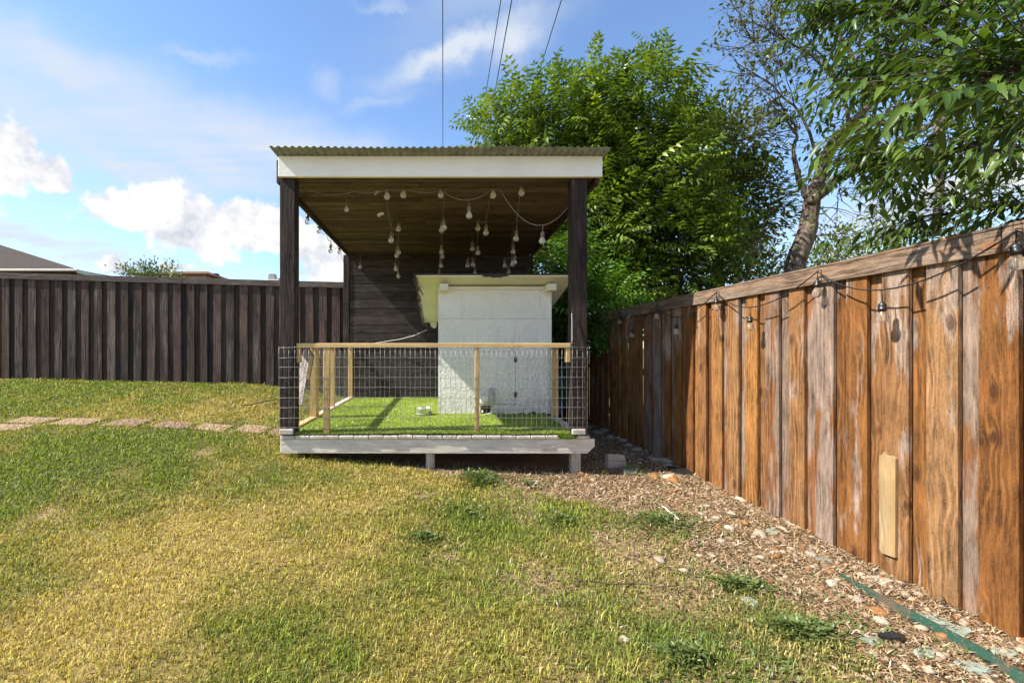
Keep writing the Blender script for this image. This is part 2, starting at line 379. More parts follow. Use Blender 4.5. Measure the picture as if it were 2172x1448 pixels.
M['paper'] = plain('paper', (.70, .68, .60), .7, .1, 30)
M['house_wall'] = plain('house_wall', (.10, .085, .075), .9, .2, 5)
M['house_wall_pale'] = plain('house_wall_pale', (.42, .36, .31), .9, .1, 5)
M['gutter'] = plain('gutter', (.62, .60, .57), .5, .1, 5)
M['soil'] = plain('soil', (.11, .065, .042), .95, .4, 25, 0, .6)

def m_glass(name='bulb_glass', tw=.94):
    m, w = mat(name)
    p = w.n('ShaderNodeBsdfPrincipled', ins={'Base Color': (.97, .93, .86, 1), 'Roughness': .06, 'IOR': 1.45, 'Transmission Weight': tw})
    w.n('ShaderNodeOutputMaterial', out=None, ins={0: p}); return m
M['glass'] = m_glass(); M['glass_catchlight'] = m_glass('bulb_glass_catchlight', .68)  # shelter bulbs: diffuse white share stands in for light caught by clear glass
def m_roofing(name, c1, c2):
    m, w = mat(name); tc = w.n('ShaderNodeTexCoord', out=3)
    n = w.noise(tc, 6, 5, .7); n2 = w.noise(tc, 45, 3, .7)
    col = w.mix(n, c1, c2); col = w.mix(w.m('MULTIPLY', n2, .5), col, tuple(x*.6 for x in c1))
    finish(w, col, .95, n2, .5, .02, .1); return m
M['roofing'] = m_roofing('roofing', (.06, .05, .046), (.11, .092, .085))
M['roofing_red'] = m_roofing('roofing_red', (.16, .085, .06), (.24, .14, .10))
def m_aggregate(name, c1, c2, c3):
    m, w = mat(name); tc = w.n('ShaderNodeTexCoord', out=3)
    v = w.n('ShaderNodeTexVoronoi', out=None, ins={'Vector': tc, 'Scale': 38.0})
    sc = w.n('ShaderNodeSeparateColor', out=None, ins={0: v.outputs['Color']})
    col = w.ramp(sc.outputs[0], [(0, c1), (.5, c2), (1, c3)])
    col = w.mix(w.sstep(v.outputs['Distance'], .35, .6), col, tuple(x*.45 for x in c1))
    finish(w, col, .9, w.m('SUBTRACT', 1.0, v.outputs['Distance']), .8, .01, .2); return m
M['agg_red'] = m_aggregate('agg_red', (.22, .135, .08), (.32, .215, .13), (.40, .30, .20))
M['agg_tan'] = m_aggregate('agg_tan', (.30, .20, .11), (.40, .28, .165), (.46, .35, .23))
def m_vcol(name, rough=.9, bump=True, spec=.15):
    m, w = mat(name); ca = w.n('ShaderNodeVertexColor', layer_name='Col'); tc = w.n('ShaderNodeTexCoord', out=3)
    n = w.noise(tc, 130, 4, .7); n0 = w.noise(tc, 24, 4, .6)
    col = w.mix(w.m('MULTIPLY', w.sstep(n, .35, .7), .55), ca, w.mix(1.0, ca, (.38, .33, .28), 'MULTIPLY'))
    col = w.mix(w.m('MULTIPLY', w.sstep(n0, .45, .7), .35), col, w.mix(1.0, col, (1.35, 1.25, 1.05), 'MULTIPLY'))
    finish(w, col, rough, n if bump else None, .7, .012, spec); return m
M['ground'] = m_vcol('ground')
M['litter'] = m_vcol('litter', .85, False)
M['stone'] = plain('stone', (.30, .25, .19), .85, .25, 18, 0, .5)
M['stone_green'] = plain('stone_green', (.22, .255, .205), .85, .2, 22, 0, .5)
M['stone_brown'] = plain('stone_brown', (.28, .125, .04), .8, .3, 22, 0, .4)
M['stone_white'] = plain('stone_white', (.36, .31, .24), .8, .15, 22, 0, .4)
M['grass'] = leafmat('grass', .30, .6)
M['turf'] = leafmat('turf', .25, .55)
M['leaf'] = leafmat('leaf', .30, .38)
M['turf_base'] = plain('turf_base', (.24, .33, .045), .9, .35, 150, 0, .6)
def m_bark(name, c1, c2):
    m, w = mat(name); tc = w.n('ShaderNodeTexCoord', out=3)
    mp = w.n('ShaderNodeMapping', ins={'Vector': tc, 'Scale': (1, 1, .35)})
    n = w.noise(mp, 16, 6, .7, dist=.8); n2 = w.noise(tc, 60, 4, .6)
    col = w.mix(w.sstep(n, .35, .65), c1, c2); finish(w, col, .95, w.m('ADD', n, w.m('MULTIPLY', n2, .3)), .9, .03, .1); return m
M['bark_pale'] = m_bark('bark_pale', (.05, .037, .028), (.22, .175, .135))
M['bark'] = m_bark('bark', (.04, .03, .022), (.14, .105, .08))

# ------------------------------------------------------------------ ground zones
def mulch(X, Y):
    xb = np.interp(Y, [1.2, 1.9, 2.4, 3.2, 3.6, 4.0, 4.35, 4.6, 5.0], [1.80, 1.74, 1.64, 1.42, 1.10, .60, .12, -1.3, -1.62])
    n = (fbm(X, Y, 1.9, 3)-.5)*.9+(fbm(X+40, Y, 6, 2)-.5)*.35
    return smooth(-.13, .13, X-xb+n)
_dry = [(hit(140, 1420), .55, .55), (hit(60, 1330), .35, .3), (hit(420, 1120), .7, .28), (hit(700, 1170), .6, .22), (hit(330, 1180), .5, .2), (hit(880, 1030), .5, .2), (hit(560, 1380), .5, .15),
        (hit(430, 870), .9, .25), (hit(700, 1300), .3, .16), (hit(1000, 1330), .3, .18), (hit(1480, 1250), .4, .3), (hit(1250, 1180), .35, .2), (hit(110, 1090), .25, .3), (hit(300, 1300), .4, .22)]
_grn = [(hit(120, 1010), .75, .35), (hit(430, 960), 1.1, .30), (hit(90, 1230), .3, .3), (hit(60, 825), 1.5, .3), (hit(620, 1010), .5, .18), (hit(760, 1330), .45, .18), (hit(1050, 1230), .4, .15),
        (hit(1480, 1380), .35, .35), (hit(540, 1410), .35, .2), (hit(1450, 1120), .35, .3), (hit(1000, 1100), .35, .25), (hit(300, 930), .8, .25), (hit(960, 1420), .35, .2)]
def dryness(X, Y):
    v = .42+(fbm(X, Y, 1.1, 4)-.5)*1.1+(fbm(X+9, Y+5, 5, 2)-.5)*.6+(fbm(X+19, Y+2, 15, 2)-.5)*.45
    for p, r, a in _dry: v = v+a*np.exp(-((X-p.x)**2+(Y-p.y)**2)/r**2)
    for p, r, a in _grn: v = v-a*np.exp(-((X-p.x)**2+(Y-p.y)**2)/r**2)
    return np.clip(v, 0, 1)
def thin(X, Y):
    """bare places in the lawn, mostly towards the fence"""
    t = smooth(.52, .66, fbm(X+70, Y+30, 1.7, 4))*smooth(-.1, 1.2, X)*.9
    zone = smooth(.15, .95, X+(fbm(X+5, Y, 1.3, 3)-.5)*1.1)*smooth(4.4, 3.7, Y)
    for px, py, r in ((1480, 1390, .42), (1660, 1420, .36), (1750, 1370, .22), (1400, 1115, .34), (1100, 1090, .40), (1180, 1330, .35), (1060, 1230, .35), (1560, 1250, .20), (1270, 1120, .3), (1330, 1430, .35)):
        p = hit(px, py); zone = zone*(1-.92*np.exp(-((X-p.x)**2+(Y-p.y)**2)/r**2))
    t = np.maximum(t, zone*smooth(.38, .64, fbm(X+31, Y+12, 3.4, 4))*.92)
    for px, py, r in ((430, 960, .12), (100, 1090, .10), (1150, 1230, .22), (1430, 1260, .25), (950, 1180, .10), (900, 1050, .12)):
        p = hit(px, py); t = np.maximum(t, .85*np.exp(-((X-p.x)**2+(Y-p.y)**2)/r**2))
    return t
def lerp(a, b, t): return np.asarray(a)*(1-t)[..., None]+np.asarray(b)*t[..., None]

def build_ground():
    xs = np.concatenate([[-900, -300, -120, -60, -30, -18, -13], np.arange(-10.5, 3.2, .07), [4, 6, 9, 14, 22, 40, 80, 200, 900]])
    ys = np.concatenate([[-900, -300, -100, -40, -15, -6, -2, 0], np.arange(.7, 8.6, .06), [9.5, 11, 14, 20, 30, 50, 90, 200, 500, 1500]])
    XX, YY = np.meshgrid(xs, ys, indexing='ij'); ZZ = gz(XX, YY)
    m = mulch(XX, YY)*((XX > -1.7) & (XX < 3.3) & (YY > .5) & (YY < 8.6)); dr = dryness(XX, YY); th = thin(XX, YY)
    # chips heap up a little
    ZZ = ZZ+m*(fbm(XX, YY, 9, 2)-.5)*.02
    V = np.stack([XX, YY, ZZ], -1).reshape(-1, 3)
    nx, ny = len(xs), len(ys); i, j = np.meshgrid(np.arange(nx-1), np.arange(ny-1), indexing='ij'); a = (i*ny+j).ravel()
    F = np.stack([a, a+ny, a+ny+1, a+1], -1)
    base = lerp((.10, .105, .028), (.30, .22, .085), dr)
    base = lerp(base, (.33, .235, .135), th)
    soil = lerp((.24, .155, .09), (.36, .26, .165), fbm(XX, YY, 4, 3))
    c = base*(1-m)[..., None]+soil*m[..., None]
    o = link('ground', np_mesh('ground', V, F, M['ground'], c.reshape(-1, 3), True))
    tag(o, 'dry backyard ground sloping down from the old fence to the cedar fence', 'ground', kind='structure')
build_ground()

def under_deck(X, Y): return (X > -1.66) & (X < 1.54) & (Y > 4.52)
_slabs = []
def blades(X, Y, Ln, Wd, lean, cols, zoff=0.0, Zs=None, foot=.55, flat=False):
    """one bent, tapering blade (2 joints, 3 faces as tris) per point"""
    n = len(X); az = RNG.random(n)*2*math.pi; ca, sa = np.cos(az), np.sin(az)
    Z = (gz(X, Y) if Zs is None else Zs)+zoff
    px, py = -sa*Wd*.5, ca*Wd*.5
    l1 = lean if flat else lean*.35; l2 = lean*.8 if flat else lean
    h1 = Ln*.55*np.cos(l1); r1 = Ln*.55*np.sin(l1)
    h2 = h1+Ln*.45*np.cos(l2*1.25); r2 = r1+Ln*.45*np.sin(l2*1.25)
    V = np.empty((n, 5, 3), np.float32)
    V[:, 0] = np.stack([X-px, Y-py, Z-.004], -1); V[:, 1] = np.stack([X+px, Y+py, Z-.004], -1)
    V[:, 2] = np.stack([X-px*.8+ca*r1, Y-py*.8+sa*r1, Z+h1], -1); V[:, 3] = np.stack([X+px*.8+ca*r1, Y+py*.8+sa*r1, Z+h1], -1)
    V[:, 4] = np.stack([X+ca*r2, Y+sa*r2, Z+np.maximum(h2, .002)], -1)
    b = np.arange(n)[:, None]*5
    F = np.concatenate([b+[[0, 1, 3]], b+[[0, 3, 2]], b+[[2, 3, 4]]], 1).reshape(-1, 3)
    C = np.repeat(cols[:, None, :], 5, 1); C[:, :2] *= foot  # blade bases darkened in the colour, as shade in the gaps
    return V.reshape(-1, 3), F, C.reshape(-1, 3)
def joinmesh(parts):
    V = []; F = []; C = []; o = 0
    for v, f, c in parts: V.append(v); F.append(f+o); C.append(c); o += len(v)
    return np.concatenate(V), np.concatenate(F), np.concatenate(C)

# stepping stones are laid first so the grass keeps off them
slab_px = [(0, 0, 88, 886, 899), (-60, 0, 36, 901, 914), (92, 0, 182, 889, 903), (208, 0, 292, 891, 905), (312, 0, 394, 894, 909), (402, 0, 480, 900, 914), (486, 0, 560, 902, 919), (560, 0, 640, 909, 927)]
for k, (x0, _, x1, y0, y1) in enumerate(slab_px):
    a = hit(x0, y1); b = hit(x1, y1); c = hit((x0+x1)/2, y0)
    _slabs.append((a.x, b.x, (a.y+b.y)/2, c.y+.02))
def on_slab(X, Y):
    r = np.zeros(len(X), bool)
    for x0, x1, y0, y1 in _slabs: r |= (X > x0+.01) & (X < x1-.01) & (Y > y0+.01) & (Y < y1-.015)
    return r

def build_lawn():
    parts = []
    bands = [(1.45, 2.2, 20000, .0036, .034), (2.2, 3.2, 12500, .0044, .035), (3.2, 4.6, 7200, .0058, .038), (4.6, 6.2, 4200, .0076, .040), (6.2, 7.9, 3000, .0092, .042)]
    for y0, y1, dn, wd, ln in bands:
        xl = -y1*1.05-.3; xr = 2.55
        n = int((xr-xl)*(y1-y0)*dn); X = RNG.uniform(xl, xr, n); Y = RNG.uniform(y0, y1, n)
        vis = (X > -Y*1.03-.15) & (X < Y*1.34+.1)
        X, Y = X[vis], Y[vis]
        m = mulch(X, Y); th = thin(X, Y); cl = fbm(X, Y, 7, 2)
        keep = RNG.random(len(X)) < (1-m*.985)*(1-th*.8)*(.45+.75*cl)
        keep &= ~under_deck(X, Y) & ~on_slab(X, Y)
        X, Y = X[keep], Y[keep]; n = len(X)
        dr = dryness(X, Y)
        v = np.clip(dr+RNG.normal(0, .24, n), 0, 1)
        green = lerp((.105, .165, .016), (.225, .295, .036), RNG.random(n)); olive = lerp((.21, .205, .032), (.34, .30, .060), RNG.random(n)); straw = lerp((.40, .295, .070), (.60, .47, .155), RNG.random(n))
        c = np.where((v < .5)[:, None], lerp(green, olive, np.clip(v/.5, 0, 1)), lerp(olive, straw, np.clip((v-.5)/.42, 0, 1)))
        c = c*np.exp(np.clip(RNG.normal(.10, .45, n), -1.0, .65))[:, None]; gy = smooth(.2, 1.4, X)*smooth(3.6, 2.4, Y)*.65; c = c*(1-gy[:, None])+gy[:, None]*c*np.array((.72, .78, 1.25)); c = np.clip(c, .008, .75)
        L = ln*RNG.uniform(.45, 1.35, n)*(.75+.5*fbm(X+3, Y, 3, 2))*(1-.25*dr)
        lean = np.abs(RNG.normal(.85, .38, n)); lg = RNG.random(n) < .05; L[lg] *= 1.9
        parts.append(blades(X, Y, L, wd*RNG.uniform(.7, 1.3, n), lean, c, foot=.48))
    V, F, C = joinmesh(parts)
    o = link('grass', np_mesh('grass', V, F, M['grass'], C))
    tag(o, 'patchy lawn grass, part green and part dried to straw', 'grass', kind='stuff')
build_lawn()

# ------------------------------------------------------------------ stepping stones
def build_slabs():
    for k, (x0, x1, y0, y1) in enumerate(_slabs):
        cx, cy = (x0+x1)/2, (y0+y1)/2; z = float(gz(cx, cy))
        pts = []
        rr = random.Random(k)
        for (x, y) in ((x0, y0), (cx, y0), (x1, y0), (x1, cy), (x1, y1), (cx, y1), (x0, y1), (x0, cy)):
            pts.append((x-cx+rr.uniform(-.012, .012), y-cy+rr.uniform(-.012, .012)))
        o = MB().prism(pts, 'z', -.04, .012).obj('stepping_stone', M['agg_red'] if k in (3, 4, 7) else M['agg_tan'], None, (cx, cy, z), .006)
        sx = float(gz(x1, cy)-gz(x0, cy))/max(.05, x1-x0); o.rotation_euler = (math.atan(float(gz(cx, y1)-gz(cx, y0))/max(.05, y1-y0)), -math.atan(sx), 0)
        lab = {0: 'tan pebbled slab alongside the slab set off the row', 2: 'tan pebbled slab just before the first of two reddish slabs', 5: 'tan pebbled slab just after the second of two reddish slabs', 6: 'tan pebbled slab beside the reddish one against the shelter deck', 1: 'tan pebbled stepping stone set off the row, beside the pale end slab', 3: 'reddish pebbled slab, first red one between tan slabs', 4: 'reddish pebbled slab, second red one in the row of slabs',
               7: 'reddish pebbled slab running in against the shelter deck'}.get(k, 'tan pebbled stepping stone in the row across the lawn')
        tag(o, lab, 'paver', 'stepping stones across the lawn')
build_slabs()

# ------------------------------------------------------------------ cedar fence (on the right)
XF = 2.53
def cedar_fence():
    f = empty('wooden_fence', (XF+.04, 4.4, 0)); tag(f, 'orange-brown cedar board fence with grey weathered trim and string lights', 'fence')
    def child(o): o.location = Vector(o.location)-f.location; o.parent = f; return o
    base = -.035; top = 1.745
    proud = [MB().box(-.014, .009, -.07+e, .07-e, 0, top-base-.015).mesh('board', M['cedar'], .002) for e in (0, .003, -.003)]
    proudg = [MB().box(-.014, .009, -.07+e, .07-e, 0, top-base-.015).mesh('board', M['cedar_grey'], .002) for e in (0, .002)]
    deep = [MB().box(-.009, .009, -.068, .068, 0, top-base-.015).mesh('board', mm, .002) for mm in (M['cedar'], M['cedar_grey'])]
    k = -5
    rr = random.Random(3)
    while True:
        d = 2.170+.23*k
        if d > 7.75: break
        me = rr.choice(proud) if rr.random() < .86 else rr.choice(proudg)
        child(link('board', me, None, (XF+rr.uniform(-.002, .003), d+.07, base+rr.uniform(-.008, .008)), (rr.uniform(-.004, .004), rr.uniform(-.003, .003), rr.uniform(-.02, .02))))
        if k > -5: child(link('board', deep[0] if rr.random() < .50 else deep[1], None, (XF+.0235, d-.045+rr.uniform(-.01, .01), base+rr.uniform(-.004, .006)), (rr.uniform(-.004, .004), 0, 0)))
        k += 1
    # trim in lengths, with a thin cap
    for y0, y1 in ((.9, 1.98), (1.985, 4.45), (4.455, 6.2), (6.205, 7.8)):
        zo = rr.uniform(-.003, .003)
        child(boxobj('trim', M['cedar_trim'], None, XF-.036, XF-.0165, y0, y1, 1.68+zo, 1.785+zo, .003))
        child(boxobj('cap', M['cedar_trim'], None, XF-.034, XF+.075, y0, y1, 1.787+zo, 1.803+zo, .003))
    for y in (2.9, 5.3, 7.6): child(boxobj('post', M['cedar_grey'], None, XF+.072, XF+.16, y, y+.09, -.06, 1.75, .004))
    for z in (.25, .9, 1.5): child(boxobj('rail', M['cedar_trim'], None, XF+.035, XF+.071, .92, 7.75, z, z+.089, .004))
    # nail heads
    nb = MB().lathe([(0, 0), (.0035, 0), (.0035, .002), (0, .002)], 6).mesh('nail', M['hinge'])
    for i in range(-3, 12):
        d = 2.170+.23*i
        for z in (.29, .93, 1.54):
            for s in (.03, .105): child(link('nail', nb, None, (XF-.014, d+s, z+rr.uniform(-.02, .02)), (0, -math.pi/2, 0)))
cedar_fence()

# short pale offcut nailed to the fence
def offcut():
    pts = [(-.045, 0), (.03, -.008), (.045, .01), (.046, .545), (.03, .553), (.018, .575), (.004, .556), (-.03, .56), (-.046, .55)]
    o = MB().prism(pts, 'x', -.009, .009).obj('board_offcut', M['pale_pine'], None, (XF-.0235, 2.495, .095), .002)
    tag(o, 'short pale board with broken top nailed upright to the cedar fence', 'board')
offcut()

# ------------------------------------------------------------------ old fence (at the back)
YB = 7.85
def old_fence():
    f = empty('wooden_fence', (-4, YB, .5)); tag(f, 'dark weathered board fence along the far side of the lawn', 'fence')
    def child(o): o.location = Vector(o.location)-f.location; o.parent = f; return o
    ztop = lambda X: 2.407+.0275*(-1.67-X)
    zbot = lambda X: float(gz0(X, YB))-.03
    rr = random.Random(5)
    lens = {}
    def bm(mn, w_, h):
        key = (mn, w_, round(h*20)/20)
        if key not in lens: lens[key] = MB().box(-w_/2, w_/2, -.009, .009, 0, 1).mesh('board', M[mn], .0)
        return lens[key]
    X = -7.346-.234*8
    while X < 2.45:
        if X < -1.35 or X > 1.25:
            t, b = ztop(X)-.03, zbot(X); h = t-b
            w_ = rr.choice((.128, .134, .140))
            child(link('board', bm('old_board', w_, h), None, (X+.067, YB+rr.uniform(-.003, .003), b), (0, rr.uniform(-.004, .004), rr.uniform(-.015, .015)), (1, 1, h)))
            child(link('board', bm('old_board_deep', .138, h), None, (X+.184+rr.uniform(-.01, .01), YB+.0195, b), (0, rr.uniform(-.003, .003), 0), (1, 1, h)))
        X += .234
    cuts = [-9.3, -6.55, -4.6, -1.2, 1.2, 2.55]
    for a, b in zip(cuts[:-1], cuts[1:]):
        L = b-a-.006; o = MB().box(-L/2, L/2, -.0095, .0095, 0, .088).obj('trim', M['old_trim'], None, ((a+b)/2, YB-.0215, ztop((a+b)/2)-.095), .003)
        o.rotation_euler = (0, math.atan(.0275), 0); child(o)
        o = MB().box(-L/2, L/2, -.030, .055, 0, .012).obj('cap', M['old_trim'], None, ((a+b)/2, YB, ztop((a+b)/2)-.004), .003)
        o.rotation_euler = (0, math.atan(.0275), 0); child(o)
    for zz in (.5, 1.1, 1.6):
        o = MB().box(-5.9, 5.9, -.019, .019, 0, .089).obj('rail', M['old_trim'], None, (-3.4, YB+.051, ztop(-3.4)-zz), .003); o.rotation_euler = (0, math.atan(.0275), 0); child(o)
old_fence()

# ------------------------------------------------------------------ shelter
DF, DB, DZ = 4.42, 7.65, .385          # front of posts, face of back wall, deck level
def shelter():
    S = empty('pet_shelter', (0, 6.0, .2)); tag(S, 'open-fronted dark timber shelter on a low deck with corrugated roof', 'shelter')
    o0 = Vector(S.location)
    def ch(o, p=None):
        p = p or S
        base = o0 if p is S else o0+Vector(p.location)
        o.location = Vector(o.location)-base; o.parent = p; return o
    # deck: joists carry boards
    jm = MB()
    for y in (4.46, 5.2, 6.0, 6.8, 7.66): jm.box(-1.6, 1.49, y+.06, y+.10, .21, DZ-.037)
    deck = ch(jm.obj('deck', M['deck_post'], None, (0, 0, 0), .003))
    bw, pitch = .1425, .147
    bme = [MB().box(-bw/2, bw/2, 0, 3.30, -.034, 0).mesh('deck_board', M['deck_wood'], .006) for _ in range(2)]
    x = -1.622
    i = 0
    while x+bw < 1.54:
        ch(link('deck_board', bme[i % 2], None, (x+bw/2, DF-.012+random.uniform(-.004, .006), DZ-.001+random.uniform(-.002, .002))), deck); x += pitch; i += 1
    pts = [(-1.626, .205), (1.44, .203), (1.515, .275), (1.515, DZ-.037), (-1.626, DZ-.037)]
    ch(MB().prism([(a, b-.2) for a, b in pts], 'y', 0, .038).obj('rim_joist', M['deck_rim'], None, (0, DF+.004, .2), .004), deck)
    for (xx, yy, w_, mm) in ((-.13, 4.465, .088, 'deck_post'), (1.34, 4.465, .095, 'deck_post'), (.62, 5.35, .12, 'pine_z'), (-.2, 6.2, .1, 'pine_z'), (1.3, 6.3, .1, 'deck_post')):
        ch(boxobj('deck_support', M[mm], None, xx-w_/2, xx+w_/2, yy, yy+.089, float(gz(xx, yy))-.05, .235, .004), deck)
    # posts
    pz = 2.955
    pl = ch(boxobj('post', M['stain_z'], None, -1.631, -1.483, DF, DF+.145, DZ+.001, pz, .005))
    pr = ch(boxobj('post', M['stain_z'], None, 1.285, 1.436, DF, DF+.145, DZ+.001, pz, .005))
    ch(boxobj('post', M['stain_z'], None, -1.72, -1.62, DB-.015, DB+.075, .30, 2.86, .004))
    ch(boxobj('post', M['stain_z'], None, 1.50, 1.56, DB+.026, DB+.11, DZ+.001, 2.86, .004))
    for xx in (-1.55, 1.355): ch(boxobj('post_foot', M['deck_wood'], None, xx-.075, xx+.06, DF-.030, DF-.001, DZ+.012, DZ+.065, .006))
    # fascia, side rafters, roof
    ch(MB().box(-1.632, 1.575, -.019, .019, 0, .205).obj('fascia', M['fascia'], None, (0, DF-.022, 2.948), .004))
    for xx in (-1.645, 1.545):
        m_ = MB().add([(xx-.019, DF+.001, 2.90), (xx+.019, DF+.001, 2.90), (xx+.019, DB+.12, 2.845), (xx-.019, DB+.12, 2.845),
                       (xx-.019, DF+.001, 3.13), (xx+.019, DF+.001, 3.13), (xx+.019, DB+.12, 3.06), (xx-.019, DB+.12, 3.06)],
                      [(3, 2, 1, 0), (4, 5, 6, 7), (0, 1, 5, 4), (1, 2, 6, 5), (2, 3, 7, 6), (3, 0, 4, 7)])
        ch(m_.obj('rafter', M['stain_y'], None, (0, 0, 0), .004))
    # corrugated sheet with thickness
    y0, y1 = 4.215, 7.95; xl, xr = -1.655, 1.605; waves = 48; nx = waves*8
    xs = np.linspace(xl, xr, nx+1); zz = .0085*np.sin((xs-xl)/(xr-xl)*waves*2*math.pi); V = []; ny = 5
    for lay in (0, .0016):
        for j in range(ny):
            t = j/(ny-1); V.append(np.stack([xs, np.full(nx+1, y0+(y1-y0)*t), 3.165-.085*t+zz+lay+.004*np.sin(xs*3+lay)], -1))
    V = np.concatenate(V); n1 = nx+1; F = []
    for lay in range(2):
        for j in range(ny-1):
            a = lay*ny*n1+j*n1+np.arange(nx); q = np.stack([a, a+1, a+1+n1, a+n1], -1); F.append(q if lay else q[:, ::-1])
    a = np.arange(nx); F.append(np.stack([a, a+1, a+1+ny*n1, a+ny*n1], -1))
    ch(link('roof_sheet', np_mesh('roof_sheet', V, np.concatenate(F), M['galv'], None, True)))
    # soffit of boards
    sof = ch(MB().add([(-1.62, DF+.02, 2.985), (1.52, DF+.02, 2.985), (1.52, DB+.1, 2.905), (-1.62, DB+.1, 2.905), (-1.62, DF+.02, 3.0), (1.52, DF+.02, 3.0), (1.52, DB+.1, 2.92), (-1.62, DB+.1, 2.92)],
                      [(3, 2, 1, 0), (4, 5, 6, 7), (0, 1, 5, 4), (1, 2, 6, 5), (2, 3, 7, 6), (3, 0, 4, 7)]).obj('soffit', M['dark_void']))
    sm = [MB().box(-L/2, L/2, -.0645, .0645, 0, .016).mesh('soffit_board', M['stain_soffit'], .002) for L in (3.138, 1.76, 1.372)]
    yy = DF+.02+.07; k = 0; sl = -.08/3.31
    while yy < DB+.03:
        z = 2.966+sl*(yy-DF)
        if k % 3 == 1:
            a = random.Random(k).choice((0, 1)); xs2 = ((-1.62+.88, 1), (1.52-.686, 2)) if a else ((-1.62+.686, 2), (1.52-.88, 1))
            for xc, mi in xs2: o = link('soffit_board', sm[mi], None, (xc, yy, z+random.uniform(-.003, .001)), (math.atan(sl), 0, 0)); ch(o, sof)
        else: ch(link('soffit_board', sm[0], None, (-.05, yy, z+random.uniform(-.003, .001)), (math.atan(sl)+random.uniform(-.01, .01), 0, random.uniform(-.001, .001))), sof)
        yy += .142; k += 1
    # back wall of boards
    bw_ = ch(MB().box(-1.615, 1.498, 0, .012, 0, 2.49).obj('back_wall', M['dark_void'], None, (0, DB+.02, DZ-.02)))
    wm = [MB().box(-L/2, L/2, -.010, .008, 0, .137).mesh('wall_board', M['stain_x'], .002) for L in (3.108, 1.9, 1.204)]
    z = DZ+.002; k = 0
    while z < 2.83:
        if k % 4 == 2:
            for xc, mi in ((-1.612+.95, 1), (1.496-.602, 2)): ch(link('wall_board', wm[mi], None, (xc, DB+.009+random.uniform(-.002, .002), z), (0, random.uniform(-.0015, .0015), 0)), bw_)
        else: ch(link('wall_board', wm[0], None, (-.058, DB+.009+random.uniform(-.003, .003), z), (random.uniform(-.015, .015), random.uniform(-.001, .001), 0)), bw_)
        z += .1415; k += 1
    # railing
    R = ch(empty('railing', (0, 5.0, DZ)))
    def rc(o): return ch(o, R)
    rz = 1.262
    rc(boxobj('top_rail', M['pine_x'], None, -1.478, 1.282, DF+.03, DF+.119, rz, rz+.042, .004))
    for xa, xb in ((-1.208, -1.142), (.318, .362)): rc(boxobj('baluster', M['pine_z'], None, xa, xb, DF+.035, DF+.07, DZ+.012, rz-.001, .004))
    rc(boxobj('rail_block', M['pine_z'], None, -1.476, -1.44, DF+.035, DF+.10, rz-.155, rz-.001, .004))
    rc(boxobj('rail_block', M['pine_z'], None, 1.236, 1.281, DF+.035, DF+.10, rz-.15, rz-.001, .004))
    # left side
    rc(boxobj('side_rail', M['pine_y'], None, -1.622, -1.533, DF+.15, DB-.02, rz+.002, rz+.040, .004))
    rc(boxobj('bottom_plate', M['pine_y'], None, -1.622, -1.533, DF+.15, 5.75, DZ+.002, DZ+.04, .004))
    rc(boxobj('bottom_plate', M['deck_wood'], None, -1.622, -1.533, 5.76, DB-.02, DZ+.002, DZ+.04, .004))
    for y, w_ in ((5.38, .12), (6.28, .05), (7.52, .06)): rc(boxobj('side_post', M['pine_z'], None, -1.613, -1.542, y, y+w_, DZ+.041, rz+.001, .004))
    pts = [(-.05, 0), (.045, .11), (.0, .0-.36+.11), (-.045, -.40)]
    br = MB().prism([(0.01, .36), (.075, .27), (.02, -.02), (.0, .0)], 'y', -.019, .019).obj('brace', M['pale_pine'], None, (-1.565, 5.12, rz-.365), .003); rc(br)
    # right side
    rc(boxobj('side_rail', M['pine_y'], None, 1.365, 1.454, DF+.15, 7.4, rz-.004, rz+.034, .004))
    rc(boxobj('side_post', M['pine_z'], None, 1.375, 1.464, 5.62, 5.66, DZ+.002, rz-.005, .004))
    rc(boxobj('side_post', M['pine_z'], None, 1.300, 1.338, DF+.147, DF+.19, DZ+.55, rz-.005, .004))
    # welded wire, every wire its own
    H0, H1 = DZ-.012, 1.268
    vv = []
    for k in range(6):
        r2 = random.Random(k); pp = [(r2.uniform(-.004, .004) if 0 < t < 1 else 0, 0, t*(H1-H0)) for t in np.linspace(0, 1, 7)]
        vv.append(MB().tube(pp, .0017, 5).mesh('wire', M['wire'], 0, True))
    X0, X1 = -1.636, 1.436; n = int((X1-X0)/.0503)
    for i in range(n+1): rc(link('wire', vv[i*5 % 6], None, (X0+(X1-X0)*i/n+random.uniform(-.003, .003), DF-.006, H0+random.uniform(-.002, .002)), (0, random.uniform(-.006, .006), 0)))
    hh = []
    for k in range(3):
        r2 = random.Random(90+k); pp = [((X1-X0)*(t-.5), 0, r2.uniform(-.003, .003)) for t in np.linspace(0, 1, 40)]
        hh.append(MB().tube(pp, .0017, 5).mesh('wire', M['wire'], 0, True))
    for i in range(9): rc(link('wire', hh[i % 3], None, ((X0+X1)/2, DF-.0095, H1-.006-.1*i+random.uniform(-.003, .003))))
    # wire along the left side too
    L2 = DB-.05-(DF+.15); sv = MB().tube([(0, 0, 0), (.003, 0, .4), (0, 0, H1-H0-.06)], .0016, 4).mesh('wire', M['wire']); n = int(L2/.0505)
    for i in range(n+1): rc(link('wire', sv, None, (-1.628, DF+.15+L2*i/n, DZ-.01), (random.uniform(-.005, .005), 0, 0)))
    sh = MB().tube([(0, -L2/2, 0), (.002, 0, 0), (0, L2/2, 0)], .0016, 4).mesh('wire', M['wire'])
    for i in range(8): rc(link('wire', sh, None, (-1.631, DF+.15+L2/2, DZ+.03+.105*i)))
